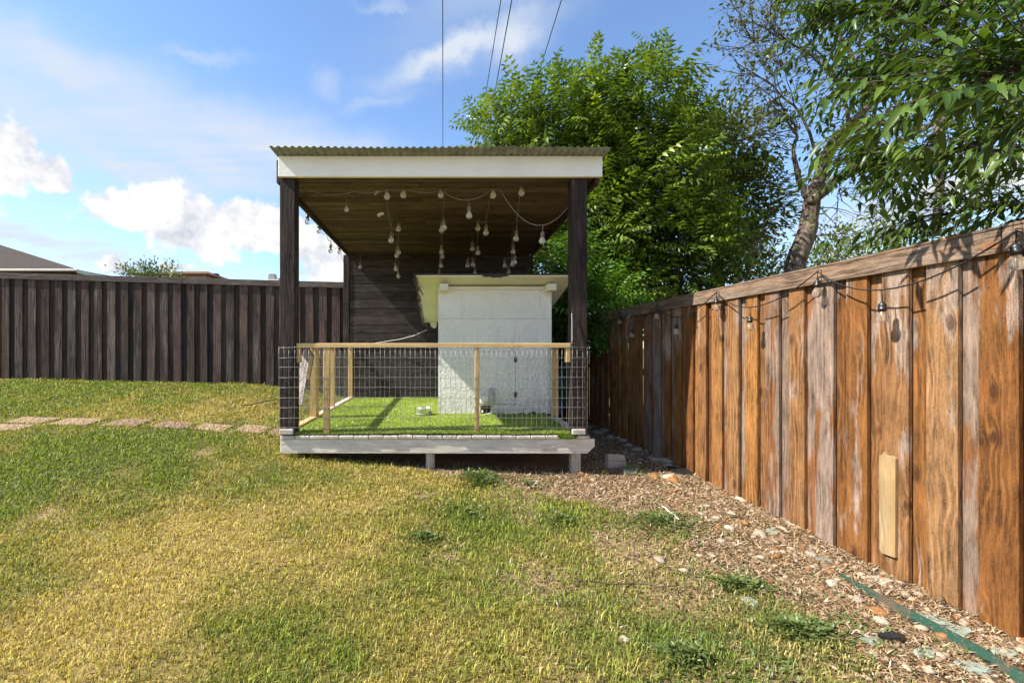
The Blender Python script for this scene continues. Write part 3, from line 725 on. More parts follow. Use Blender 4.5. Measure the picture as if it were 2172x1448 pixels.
    # hook on the post
    ch(MB().tube([(1.279, DF-.012, 1.60), (1.279, DF-.02, 1.50), (1.279, DF-.022, 1.33), (1.281, DF-.006, 1.30)], .003, 5).obj('hook_wire', M['white_cable']))
    return S
shelter()

# leaning weathered plank in the front corner
def leaning_plank():
    a = P(651, 738, 4.86); b = P(634, 856, 4.66)
    L = (a-b).length; m_ = MB().prism([(-.04, 0), (.0, -.03), (.05, .12), (.05, L-.09), (.012, L), (-.05, L-.06)], 'y', -.009, .009)
    o = m_.obj('leaning_plank', M['grey_plank'], None, b, .002)
    d = (a-b).normalized(); o.rotation_euler = d.to_track_quat('Z', 'Y').to_euler(); o.rotation_euler.z += .0
    tag(o, 'peeling grey and white plank leaning inside the front railing corner', 'plank')
leaning_plank()

# ------------------------------------------------------------------ artificial turf
def turf():
    T = empty('turf_mat', (0, 6, DZ)); tag(T, 'bright green artificial turf mat covering the shelter deck', 'turf')
    x0, x1, y0, y1 = -1.515, 1.31, DF+.02, DB-.02
    xs = np.linspace(x0, x1, 70); ys = np.linspace(y0, y1, 70); XX, YY = np.meshgrid(xs, ys, indexing='ij')
    edge = (fbm(XX*3, YY*0, 1.0, 2)-.5)*.05*(YY < y0+.06)
    ZZ = .008+.012*fbm(XX, YY, 1.8, 3)
    V = np.stack([XX, YY+edge-6, ZZ], -1).reshape(-1, 3); n = 70; i, j = np.meshgrid(np.arange(n-1), np.arange(n-1), indexing='ij'); a = (i*n+j).ravel()
    F = np.stack([a, a+n, a+n+1, a+1], -1)
    b = link('turf_backing', np_mesh('turf_backing', V, F, M['turf_base'], None, True), T)
    N = 95000; X = RNG.uniform(x0, x1, N); Y = RNG.uniform(y0-.015, y1, N); keep = ~((X > -.06) & (X < 1.39) & (Y > 5.73) & (Y < 7.2)); X, Y = X[keep], Y[keep]; N = len(X)
    t = np.clip(fbm(X, Y, 3, 3)+RNG.normal(0, .18, N), 0, 1)
    c = lerp((.19, .275, .028), (.41, .50, .085), t); c[RNG.random(N) < .08] = (.50, .50, .18)
    V, F, C = blades(X, Y-6, .017*RNG.uniform(.6, 1.3, N), .0055*RNG.uniform(.7, 1.3, N), np.abs(RNG.normal(.6, .3, N)), c, 0, .010+.012*fbm(X, Y, 1.8, 3), .9)
    g = link('turf_pile', np_mesh('turf_pile', V, F, M['turf'], C), T); g['kind'] = 'stuff'
    # flap hanging over the deck edge
    N = 1600; X = RNG.uniform(1.14, 1.33, N); q = RNG.random(N); Y = y0-.02-.018*q; Zs = .012-.045*q*(.6+.4*np.sin((X-1.14)*16))
    V, F, C = blades(X, Y-6, .016*RNG.uniform(.6, 1.3, N), .006*RNG.uniform(.7, 1.3, N), np.abs(RNG.normal(.9, .3, N)), lerp((.15, .27, .02), (.34, .50, .06), RNG.random(N)), 0, Zs)
    g = link('turf_flap', np_mesh('turf_flap', V, F, M['turf'], C), T); g['kind'] = 'stuff'
    # specks of leaf litter lying on it
    N = 260; X = RNG.uniform(x0, x1, N); Y = RNG.uniform(y0, y1, N); keep = ~((X > -.06) & (X < 1.39) & (Y > 5.73)); X, Y = X[keep], Y[keep]; N = len(X)
    V, F, C = blades(X, Y-6, RNG.uniform(.015, .04, N), RNG.uniform(.006, .016, N), np.full(N, 1.5), lerp((.45, .42, .32), (.62, .60, .50), RNG.random(N)), 0, np.full(N, .033), .95, True)
    g = link('litter_specks', np_mesh('litter_specks', V, F, M['litter'], C), T); g['kind'] = 'stuff'
turf()

# ------------------------------------------------------------------ white hutch in the shelter
def hutch():
    y0, y1 = 5.72, 7.25; x0, x1 = -.064, 1.40; zb = DZ+.022; zt = 2.035
    Hh = empty('animal_hutch', (.67, 6.4, zb)); tag(Hh, 'white painted stucco hutch with sloping cream-edged roof on the turf', 'hutch')
    o0 = Vector(Hh.location)
    def ch(o, p=None):
        base = o0 if p is None else o0+Vector(p.location)
        o.location = Vector(o.location)-base; o.parent = p or Hh; return o
    slope = (1.66-2.10)/(7.25-5.45)
    zr = lambda y: 2.135+slope*(y-5.45)        # underside of the roof deck
    hx0, hx1, hz0, hz1 = (1016-CX)/FPX*y0, (1094-CX)/FPX*y0, CAMZ-(858-CY)/FPX*y0, CAMZ-(746-CY)/FPX*y0
    seam = CAMZ-(676-CY)/FPX*y0
    # front: upper sheet, lower sheet with hatch opening (built of four pieces round it, one mesh)
    ch(MB().box(x0, x1, y0, y0+.02, seam+.0025, zt).obj('front_panel', M['stucco'], None, (0, 0, 0), .002))
    low = MB()
    V = [(x0, zb), (hx0, zb), (hx1, zb), (x1, zb), (x0, hz0), (hx0, hz0), (hx1, hz0), (x1, hz0), (x0, hz1), (hx0, hz1), (hx1, hz1), (x1, hz1), (x0, seam), (hx0, seam), (hx1, seam), (x1, seam)]
    q = [(0, 1, 5, 4), (1, 2, 6, 5), (2, 3, 7, 6), (4, 5, 9, 8), (6, 7, 11, 10), (8, 9, 13, 12), (9, 10, 14, 13), (10, 11, 15, 14)]
    low.add([(a, y0, b) for a, b in V]+[(a, y0+.02, b) for a, b in V], [f for f in q]+[tuple(i+16 for i in f[::-1]) for f in q]+
            [(5, 6, 22, 21), (6, 10, 26, 22), (10, 9, 25, 26), (9, 5, 21, 25), (0, 4, 20, 16), (4, 8, 24, 20), (8, 12, 28, 24), (3, 7, 23, 19), (7, 11, 27, 23), (11, 15, 31, 27), (0, 1, 17, 16), (1, 2, 18, 17), (2, 3, 19, 18), (12, 13, 29, 28), (13, 14, 30, 29), (14, 15, 31, 30)])
    ch(low.obj('front_panel', M['stucco']))
    g = .0035
    hatch = ch(MB().box(hx0+g, hx1-g, y0+.001, y0+.018, hz0+g*2, hz1-g).obj('hatch', M['stucco'], None, (0, 0, 0), .002))
    for zc in (hz1-.10, hz0+.13): ch(boxobj('hinge', M['hinge'], None, hx1-.022, hx1+.020, y0-.0035, y0+.0008, zc-.035, zc+.035, .001), hatch)
    ch(MB().box(x0+.01, x1-.01, y0+.022, y0+.03, zb, zt-.02).obj('inner_lining', M['dark_void']))
    for xa, xb in ((x0+.0005, x0+.02), (x1-.02, x1-.0005)):
        ch(MB().prism([(y0+.0205, zb), (y1, zb), (y1, zr(y1)-.002), (y0+.0205, zr(y0)-.002)], 'x', xa, xb).obj('side_panel', M['stucco']))
    ch(MB().box(x0+.021, x1-.021, y1-.02, y1, zb, zr(y1)-.01).obj('rear_panel', M['stucco']))
    # damage chips along the foot
    for k, (xx, w_, h_) in enumerate(((1.16, .12, .035), (1.02, .07, .022), (.55, .05, .02), (.90, .04, .012), (1.30, .05, .02))):
        pts = [(math.cos(t)*w_/2, abs(math.sin(t))*h_*(.7+.3*math.sin(5*t+k))) for t in np.linspace(0, math.pi, 9)]
        ch(MB().prism(pts, 'y', -.0008, .0005).obj('broken_edge', M['dark_void'], None, (xx, y0-.0012, zb+.001)))
    # roof
    ov0, ov1 = 5.45, 7.32; rx0, rx1 = -.335, 1.62
    def slab(xa, xb, ya, yb, t0, t1): return MB().add([(xa, ya, zr(ya)+t0), (xb, ya, zr(ya)+t0), (xb, yb, zr(yb)+t0), (xa, yb, zr(yb)+t0), (xa, ya, zr(ya)+t1), (xb, ya, zr(ya)+t1), (xb, yb, zr(yb)+t1), (xa, yb, zr(yb)+t1)],
                                                       [(3, 2, 1, 0), (4, 5, 6, 7), (0, 1, 5, 4), (1, 2, 6, 5), (2, 3, 7, 6), (3, 0, 4, 7)])
    roof = ch(slab(rx0, rx1, ov0, ov1, 0, .016).obj('roof', M['cream'], None, (0, 0, 0), .002))
    ch(slab(rx0-.012, rx1+.012, ov0-.014, ov1+.01, .018, .03).obj('roof_felt', M['felt']), roof)
    ch(MB().prism([(.48, zr(ov0)-.0), (.52, zr(ov0)-.012), (.58, zr(ov0)-.008), (.60, zr(ov0)-.018), (.72, zr(ov0)-.016), (.74, zr(ov0)-.004), (.80, zr(ov0)+.002), (.8, zr(ov0)+.024), (.48, zr(ov0)+.024)], 'y', ov0-.018, ov0-.0145).obj('felt_flap', M['felt']), roof)
    rr = random.Random(4)
    for side, xx in ((-1, rx0-.012), (1, rx1+.012)):
        n = 17 if side < 0 else 12
        for k in range(n):
            y = ov0+.02+(ov1-ov0-.05)*(k+rr.random()*.5)/n; w_ = rr.uniform(.10, .19); dr = rr.uniform(.06, .15) if side < 0 else rr.uniform(.005, .03)
            z = zr(y)+.033+rr.uniform(0, .012)
            m_ = MB().prism([(-w_/2, .0), (w_/2, .0), (w_/2*rr.uniform(.6, 1), -dr), (rr.uniform(-.02, .02), -dr*rr.uniform(.7, 1.3)), (-w_/2*rr.uniform(.6, 1), -dr)], 'x', -.003, .003)
            o = m_.obj('shingle', M['shingle'], None, (xx+side*(.004+.006*(k % 3)), y, z)); o.rotation_euler = (math.atan(slope), side*rr.uniform(.15, .6), rr.uniform(-.2, .2)); ch(o, roof)
    for xa, xb in ((-.045, .065), (1.305, 1.41)):
        ch(boxobj('beam_end', M['cream'], None, xa, xb, ov0+.06, y0-.001, zr(y0)-.095, zr(y0)-.014, .003), roof)
    ch(MB().box(x0+.10, x1-.10, y0-.019, y0-.001, zt-.028, zt+.014).obj('header_strip', M['cream'], None, (0, 0, 0), .003), roof)
    ch(MB().prism([(-.22, zr(7.28)-.004), (-.10, zr(7.28)-.004), (-.11, 1.60), (-.15, 1.575), (-.20, 1.61)], 'y', 7.26, 7.30).obj('rafter_tail', M['cream']), roof)
    # power outlet, post box and pipe at the foot
    ya = y0-.004
    bxm = [(P(x, y, y0-.05).x, P(x, y, y0-.05).z) for x, y in ((1037, 857), (1047, 857), (1047, 826), (1042, 821), (1037, 826))]
    ch(MB().prism(bxm, 'y', y0-.075, ya).obj('outlet_box', M['grey_box'], None, (0, 0, 0), .003))
    a, b = P(1019, 854, y0-.04), P(1036.5, 838, y0-.04)
    ch(boxobj('outlet_cover', M['stucco'], None, a.x, b.x, y0-.06, ya, a.z, b.z, .006))
    a, b = P(1019, 879, y0), P(1042, 860, y0)
    ch(boxobj('vent_hole_shade', M['dark_void'], None, a.x, b.x, y0-.003, y0-.0005, a.z, b.z, 0))  # dark plate on the panel, painted for the shade inside the opening
    p1, p2, p3 = P(1042.5, 858, y0-.05), P(1042.5, 877, y0-.05), P(1020, 880, y0-.05)
    ch(MB().tube([p1, p2+Vector((0, 0, .02)), p2+Vector((-.012, 0, .003)), p3], .009, 8).obj('pipe', M['grey_box'], None, (0, 0, 0), 0, True))
    c = P(1024, 872, y0-.03)
    ch(MB().lathe([(0, 0), (.02, .0), (.024, .008), (.013, .012), (.013, .03), (0, .03)], 12).obj('tap', M['brass'], None, (c.x, c.y, c.z-.015), 0, True))
    cab = [P(906, 699, 7.18), P(880, 711, 7.4), P(850, 719, 7.58), P(800, 727, 7.635), P(760, 736, 7.64)]
    o = MB().tube(cab, .005, 6).obj('wall_cable', M['white_cable'], None, (0, 0, 0), 0, True); tag(o, 'thin white cable sagging from hutch roof across the dark back wall', 'cable')
hutch()

def bowl():
    p = P(899.5, 884, 5.62)
    B = empty('pet_bowl', (p.x, 5.66, DZ+.032)); tag(B, 'round stainless steel pet bowl standing on the green turf', 'bowl')
    MB().lathe([(0, .004), (.094, 0), (.100, .004), (.100, .072), (.103, .078), (.099, .081), (.092, .076), (.078, .03), (.0, .026)], 32).obj('bowl_body', M['steel'], B, (0, 0, 0), 0, True)
    MB().lathe([(.1015, .0), (.1025, .002), (.1025, .014), (.1015, .016)], 32).obj('rubber_ring', M['grey_box'], B, (0, 0, 0), 0, True)
    MB().lathe([(.0, .045), (.05, .044), (.082, .043)], 24).obj('bowl_content', M['bowl_inside'], B, (0, 0, 0), 0, True)
bowl()

# ------------------------------------------------------------------ string lights
def catenary(a, b, sag, n=14):
    a, b = Vector(a), Vector(b); return [a.lerp(b, t)+Vector((0, 0, -sag*4*t*(1-t))) for t in np.linspace(0, 1, n)]
def bulb_meshes():
    soc = MB().lathe([(0, 0), (.007, 0), (.009, -.006), (.0165, -.013), (.018, -.020), (.018, -.036), (.0195, -.037), (.0195, -.044), (.0175, -.045), (.0175, -.054), (0, -.054)], 14)
    glass = MB().lathe([(.0125, -.052), (.014, -.058), (.020, -.068), (.0265, -.080), (.0285, -.092), (.0265, -.104), (.019, -.115), (.008, -.120), (.0, -.121)], 16)
    fil = MB()
    for k in range(4):
        q = k*math.pi/2; fil.tube([(.003*math.cos(q), .003*math.sin(q), -.055), (.009*math.cos(q), .009*math.sin(q), -.075), (.007*math.cos(q), .007*math.sin(q), -.100)], .0009, 4)
    fil.tube([(0, 0, -.05), (0, 0, -.076)], .004, 6)
    return {k: (soc.mesh('socket', M[k], 0, True), glass.mesh('bulb', M['glass' if k == 'black_plastic' else 'glass_catchlight'], 0, True), fil.mesh('filament', M['brass'])) for k in ('black_plastic', 'shed_cable')}
BM = bulb_meshes()
def string_lights(label, runs, bulbs, cable='cable', soc='black_plastic', rad=.0042, group=None):
    """runs: point lists of the cable; bulbs: (top point, drop, scale, tilt)"""
    o0 = Vector(runs[0][0]); S = empty('string_lights', o0); tag(S, label, 'string lights', group)
    for r in runs: MB().tube([Vector(p)-o0 for p in r], rad, 6).obj('cord', M[cable], S, (0, 0, 0), 0, True)
    for p, drop, sc, tl in bulbs:
        p = Vector(p)-o0; d = Vector((math.sin(tl[1]), -math.sin(tl[0]), -1)).normalized()
        MB().tube([p+Vector((0, 0, .004)), p+d*drop*.5+Vector((.002, 0, 0)), p+d*drop*1.02], rad*.75, 5).obj('drop_cord', M[cable], S, (0, 0, 0), 0, True)
        so = link('socket', BM[soc][0], S, p+d*drop, (-tl[0], -tl[1], random.random()*6), (sc, sc, sc))
        link('bulb', BM[soc][1], so); link('filament', BM[soc][2], so)
    return S
def fence_lights():
    at = [.80, 1.906, 2.92, 4.0, 5.12, 6.2, 7.2]; runs = []; bulbs = []; rr = random.Random(2)
    for a, b in zip(at[:-1], at[1:]):
        r = catenary((XF-.062, a, 1.762), (XF-.062, b, 1.758), .185)
        for p in r: p.x -= .045*math.sin(math.pi*(p.y-a)/(b-a))
        runs.append(r)
        if a > .8: bulbs.append(((XF-.064, a, 1.758), .05, 1.0, (rr.uniform(-.05, .05), rr.uniform(-.05, .05))))
        m_ = r[7]; bulbs.append((m_, .065, 1.0, (rr.uniform(-.08, .08), rr.uniform(-.06, .06))))
    bulbs = [b for b in bulbs if b[0][1] > 1.6]
    full = [p for i, r in enumerate(runs) for p in (r if i == 0 else r[1:])]
    S = string_lights('black cord of clear bulbs swagged along the cedar fence trim', [full], bulbs)
    for a in at[1:-1]: MB().tube([Vector((XF-.033, a, 1.768))-S.location, Vector((XF-.066, a, 1.768))-S.location, Vector((XF-.070, a, 1.755))-S.location], .003, 5).obj('hook', M['hinge'], S)
fence_lights()
def shed_lights():
    sz = lambda y: 2.955-.0242*(y-DF)
    G = 'string lights under the shelter ceiling'
    rr = random.Random(8); tl = lambda: (rr.uniform(-.07, .07), rr.uniform(-.07, .07))
    # festoon across the front
    pts = [(-1.46, 4.66, 2.93), (-.95, 4.74, 2.93), (-.58, 4.70, 2.94), (-.40, 4.70, 2.94), (-.02, 4.72, 2.93), (.52, 4.70, 2.94), (.60, 4.70, 2.94), (1.30, 4.62, 2.72)]
    runs = []; sags = (.05, .03, .01, .03, .11, .005, .28)
    for a, b, s in zip(pts[:-1], pts[1:], sags): runs.append(catenary(a, b, s, 12))
    full = [p for i, r in enumerate(runs) for p in (r if i == 0 else r[1:])]
    bl = [(P(735, 414, 4.95), .08, .92, tl()), (P(820, 386, 4.72), .05, 1.15, tl()), (P(857, 385, 4.72), .04, 1.15, tl()), (P(935, 386, 4.74), .04, 1.15, tl()), (runs[4][6], .06, 1.15, tl()),
          (P(1046, 384, 4.72), .05, 1.15, tl()), (P(1105, 378, 4.68), .05, 1.15, tl()), (runs[6][7], .06, 1.15, tl())]
    string_lights('festoon cord with clear bulbs looping across the shelter front under the fascia', [full, catenary((-.98, 4.95, sz(4.95)), bl[0][0], .0, 3)], bl, 'shed_cable', 'shed_cable', .005, G)
    rows = [('the row beside the white cloth tags', [(820, 388, 4.75), (819, 415, 4.9), (826, 470, 5.35), (831, 484, 5.5)], [(831, 486, 5.5), (846, 463, 5.75), (845, 515, 6.5), (841, 522, 6.6), (839, 552, 7.0), (845, 568, 7.3)]),
            ('the row ending over the left hutch eave', [(941, 385, 4.75), (942, 430, 5.0), (941, 455, 5.3)], [(941, 458, 5.3), (937, 464, 5.5), (936, 514, 6.4), (939, 524, 6.6), (935, 545, 6.9), (932, 566, 7.3)]),
            ('the row above the middle of the hutch roof', [(1045, 385, 4.75), (1036, 440, 5.1), (1031, 465, 5.4)], [(1031, 470, 5.45), (1014, 462, 5.7), (1013, 516, 6.3), (1001, 508, 6.5), (1003, 543, 6.9), (992, 545, 7.0), (1008, 562, 7.3)]),
            ('the row ending beside the feathery tree', [(1104, 380, 4.7), (1101, 430, 5.0), (1096, 478, 5.4)], [(1096, 482, 5.45), (1088, 513, 6.2), (1092, 536, 6.3), (1086, 541, 6.5), (1070, 545, 7.0), (1078, 560, 7.3)])]
    for lab, start, bs in rows:
        c = [P(*p) for p in start]
        runs = [c]; last = c[-1]; bl = []
        for b in bs:
            p = P(*b); runs.append(catenary(last, p, .04, 7)) if (p-last).length > .02 else None
            last = p; bl.append((p, .03, 1.2, tl()))
        for y in np.linspace(5.5, 7.3, 4):
            k = min(range(len(bs)), key=lambda i: abs(bs[i][2]-y)); p = P(*bs[k]); runs.append([Vector((p.x, p.y, sz(p.y))), p])
        string_lights('hanging bulb cord under the ceiling, '+lab, runs, bl, 'shed_cable', 'shed_cable', .0042, G)
    # along the left rafter, against the sky
    pts = [P(651, 446, 5.5), P(676, 466, 6.0), P(690, 492, 6.35), P(701, 510, 6.64), P(719, 517, 7.18), P(733, 566, 7.67)]
    for p in pts: p.x = -1.685
    runs = []
    for i in range(len(pts)-1): runs.append(catenary(pts[i], pts[i+1], .05+.05*(i % 2), 8))
    full = [p for i, r in enumerate(runs) for p in (r if i == 0 else r[1:])]
    string_lights('black cord of bulbs hung outside the shelter\'s side rafter', [full], [(pts[0], .04, 1.15, tl()), (pts[1]+Vector((0, 0, -.02)), .03, 1.15, tl()), (pts[3], .05, 1.15, tl()), (pts[4], .03, 1.15, tl()), (pts[5], .04, 1.15, tl())], 'cable', 'black_plastic', .0035)
    # loose bulb on the back wall
    string_lights('single bulb hanging against the dark back wall beside the corner post', [[P(764, 541, 7.5), P(764, 552, 7.55)]], [(P(764, 552, 7.55), .03, .95, (0, 0))], 'shed_cable', 'shed_cable', .003)
    for k, (a, b, c) in enumerate((((806, 402, 4.8), (794, 408, 4.8), (795, 415, 4.8)), ((812, 450, 5.2), (799, 455, 5.2), (803, 461, 5.2)))):
        a, b, c = P(*a), P(*b), P(*c); e = a+(c-b)*.8
        u = Vector((0, .012, 0)); mid = (a+b)/2+Vector((0, .01, .012)); mid2 = (e+c)/2+Vector((0, .01, .012))
        m_ = MB().add([a, mid, b, c, mid2, e, a+Vector((0, .001, 0)), mid+Vector((0, .001, 0)), b+Vector((0, .001, 0)), c+Vector((0, .001, 0)), mid2+Vector((0, .001, 0)), e+Vector((0, .001, 0))], [(0, 1, 4, 5), (1, 2, 3, 4), (11, 10, 7, 6), (10, 9, 8, 7)])
        tag(m_.obj('cord_tag', M['paper']), ('curled white tag on the bulb cord, the upper one near the fascia', 'curled white tag on the bulb cord, the lower one further in')[k], 'tag')
shed_lights()

# ------------------------------------------------------------------ mulch, pebbles, stones, edging
def chips():
    parts = []
    for y0, y1, dn, sz in ((1.4, 2.4, 15000, .78), (2.4, 3.6, 9500, .95), (3.6, 4.8, 7000, 1.1), (4.8, 7.8, 2500, 1.3)):
        n = int((2.53+1.6)*(y1-y0)*dn); X = RNG.uniform(-1.6, 2.535, n); Y = RNG.uniform(y0, y1, n)
        mm = mulch(X, Y); th = thin(X, Y)
        k = (RNG.random(n) < np.maximum(mm, th*.38)) & (X < Y*1.34+.1) & ((Y < 4.7) | (X > 1.3))
        X, Y = X[k], Y[k]; n = len(X)
        c = lerp((.19, .115, .06), (.52, .385, .235), RNG.random(n)**1.2); dk = RNG.random(n) < .27; c[dk] = (.06, .034, .018); g = RNG.random(n) < .05; c[g] = (.60, .52, .42)
        parts.append(blades(X, Y, sz*RNG.uniform(.016, .065, n), sz*RNG.uniform(.0025, .0095, n), np.clip(RNG.normal(1.42, .14, n), .8, 1.57), c, RNG.random(n)*.008, foot=.9, flat=True))
    V, F, C = joinmesh(parts)
    tag(link('mulch', np_mesh('mulch', V, F, M['litter'], C)), 'dry wood chips and leaf litter along the cedar fence', 'mulch', kind='stuff')
    # pebbles: low round stones
    bm = bmesh.new(); bmesh.ops.create_icosphere(bm, subdivisions=1, radius=1); bv = np.array([v.co[:] for v in bm.verts]); bf = np.array([[v.index for v in f.verts] for f in bm.faces]); bm.free()
    n = 6500; X = RNG.uniform(-.2, 2.53, n); Y = 1.4+6.2*RNG.random(n)**1.3; k = (RNG.random(n) < mulch(X, Y)*(.25+.75*smooth(1.5, 2.3, X)+.5*smooth(4.3, 5, Y))) & ((X > 1.5) | (Y < 4.5)); X, Y = X[k], Y[k]; n = len(X)
    r = RNG.uniform(.005, .019, n)*RNG.uniform(.5, 1.4, n); a = RNG.random(n)*6.28
    J = bv[None]*(1+RNG.normal(0, .16, (n, len(bv), 1))); J = J*np.stack([r*RNG.uniform(.8, 1.6, n), r, r*.55], -1)[:, None, :]
    ca, sa = np.cos(a)[:, None], np.sin(a)[:, None]
    Xr = J[..., 0]*ca-J[..., 1]*sa; Yr = J[..., 0]*sa+J[..., 1]*ca
    V = np.stack([Xr+X[:, None], Yr+Y[:, None], J[..., 2]+(gz(X, Y)+r*.3)[:, None]], -1).reshape(-1, 3)
    F = (bf[None]+(np.arange(n)*len(bv))[:, None, None]).reshape(-1, 3)
    c = lerp((.20, .14, .085), (.46, .38, .28), RNG.random(n)); o = RNG.random(n) < .15; c[o] = (.26, .12, .045); C = np.repeat(c, len(bv), 0)
    tag(link('gravel', np_mesh('gravel', V, F, M['litter'], C, True)), 'small tan and cream pebbles scattered in the chips beside the cedar fence', 'gravel', kind='stuff')
chips()

def rock(name, mat_, loc, sx, sy, sz_, seed, rot=0.0, flat=False):
    rr = random.Random(seed); bm = bmesh.new(); bmesh.ops.create_icosphere(bm, subdivisions=2, radius=1)
    ph = [rr.uniform(0, 6.28) for _ in range(6)]
    for v in bm.verts:
        p = v.co.copy(); k = 1+.16*math.sin(3*p.x+ph[0])*math.sin(2.5*p.y+ph[1])+.13*math.sin(4*p.y+ph[2]+2*p.z)+.10*math.sin(6*p.x+5*p.z+ph[3])
        p *= k
        if flat: p.z = max(-.6, min(.45+.06*math.sin(3*p.x+ph[4]), p.z))
        v.co = (p.x*sx, p.y*sy, p.z*sz_)
    me = bpy.data.meshes.new(name); bm.to_mesh(me); bm.free(); me.materials.append(mat_)
    if not flat: me.polygons.foreach_set('use_smooth', [True]*len(me.polygons))
    return link(name, me, None, loc, (rr.uniform(-.08, .08), rr.uniform(-.08, .08), rot))
def stones():
    G = 'loose stones along the cedar fence'
    spec = [  # px, py, half-width px, half-height px, material, label
        (1692, 1115, 22, 9, 'stone_green', 'pale green flat stone close to the foot of the cedar fence'), (1640, 1128, 12, 6, 'stone_green', 'pale green flat stone close to the foot of the cedar fence'),
        (1612, 1136, 14, 7, 'stone', 0), (1745, 1188, 14, 9, 'stone_green', 'pale green flat stone close to the foot of the cedar fence'), (1722, 1180, 10, 9, 'stone', 0), (1590, 1278, 18, 10, 'stone_green', 'pale green stone by itself among the grass tufts'),
        (1975, 1318, 45, 12, 'stone_green', 'largest pale green flagstone piece between green edging and cedar fence'), (2035, 1340, 34, 10, 'stone_green', 'pale green flagstone piece alongside the green metal edging'),
        (1930, 1220, 20, 8, 'stone_brown', 'bright orange-brown stone tucked at the foot of the cedar fence'), (1860, 1232, 28, 10, 'stone', 'broad tan stone where the green edging starts'), (1858, 1300, 18, 9, 'stone_brown', 'round brown stone against the green edging'),
        (1846, 1360, 22, 9, 'stone_green', 'pale green stone beside the scrap of black plastic'), (1965, 1388, 28, 9, 'stone_green', 'pale green flagstone piece on the lawn side of the edging'), (2060, 1420, 34, 13, 'stone_green', 'pale green flagstone piece on the lawn side of the edging'),
        (1870, 1322, 14, 7, 'stone_white', 0), (2130, 1388, 26, 9, 'stone_green', 'pale green flagstone piece alongside the green metal edging'), (2000, 1352, 14, 8, 'stone_brown', 'small brown stone between two pale green flagstone pieces'), (2135, 1420, 18, 7, 'stone_brown', 'rust-coloured flat stone near the edging end'),
        (1690, 1315, 12, 6, 'stone_green', 0), (1325, 1358, 10, 10, 'stone_white', 'whitish stone standing out in the bare lawn'), (1572, 1062, 10, 6, 'stone_white', 'white crumpled scrap-like stone touching the cedar fence foot'),
        (1388, 1012, 10, 7, 'stone_brown', 'orange stone in the sunlit edge of the shelter\'s shadow'), (1420, 1014, 14, 6, 'stone_white', 'white stone between the two orange ones beside the black scrap'), (1428, 1020, 13, 6, 'stone_brown', 'flat orange stone in front of the black scrap'),
        (1520, 1100, 9, 5, 'stone', 0), (1552, 1092, 8, 5, 'stone_white', 0), (1500, 1075, 7, 5, 'stone', 0), (1580, 1110, 8, 5, 'stone_brown', 'little brown stone among the tan pebbles'), (1548, 1122, 9, 5, 'stone_white', 0), (1232, 1005, 8, 7, 'stone_brown', 'yellowish stone at the foot of the deck corner support'),
        (1400, 1190, 12, 6, 'stone', 0), (1660, 1090, 9, 5, 'stone_white', 0), (1530, 1150, 10, 5, 'stone', 0), (1130, 1024, 12, 9, 'stone_green', 'pale stone beside the leafy weed in front of the deck'), (1765, 1240, 12, 6, 'stone_white', 0), (1820, 1275, 12, 5, 'stone', 0)]
    for k in range(16):
        x = 1255+k*13+random.uniform(-6, 6); spec.append((x, 905+k*6.2+random.uniform(-4, 14), random.uniform(6, 11), random.uniform(4, 6), 'stone', 'grey river stone in the shade along the cedar fence'))
    for k, (px, py, hw, hh, mm, lab) in enumerate(spec):
        p = hit(px, py); s = p.y/FPX; w_ = hw*s; dep = max(.02, hh*s*p.y/1.25)
        flat = mm == 'stone_green' or hw > 15
        o = rock('stone', M[mm], (p.x, p.y, float(gz(p.x, p.y))+(.001 if flat else .005)), w_, min(dep, w_*1.2), .022 if flat else min(w_*.6, .035), k, random.uniform(-.5, .5), flat)
        if not lab: lab = 'small cream stone lying in the sunlit chips' if mm == 'stone_white' else 'small tan stone lying in the sunlit chips'
        tag(o, lab, 'stone', G)
stones()

def edging():
    pts = [(2.19, 2.47, -.005), (2.175, 2.2, .014), (2.185, 1.95, .02), (2.175, 1.7, .016), (2.20, 1.4, .02), (2.19, 1.1, .02)]
    m_ = MB(); n = 26
    ys = np.linspace(2.47, 1.1, n); xs = np.interp(-ys, [-p[1] for p in pts], [p[0] for p in pts]); zs = np.interp(-ys, [-p[1] for p in pts], [p[2] for p in pts])
    vs = []
    for x, y, z in zip(xs, ys, zs):
        g = float(gz(x, y)); vs += [(x-.022, y, g-.03), (x+.026, y, g+z+.022), (x+.034, y, g+z+.019), (x-.01, y, g-.034)]
    fs = [(0, 1, 2, 3)]+[(4*(n-1)+3, 4*(n-1)+2, 4*(n-1)+1, 4*(n-1))]
    for i in range(n-1):
        for a in range(4): fs.append((4*i+a, 4*i+(a+1) % 4, 4*i+4+(a+1) % 4, 4*i+4+a))
    o = m_.add(vs, fs).obj('lawn_edging', M['edging']); tag(o, 'dark green metal lawn edging strip half buried beside the cedar fence', 'edging')
edging()

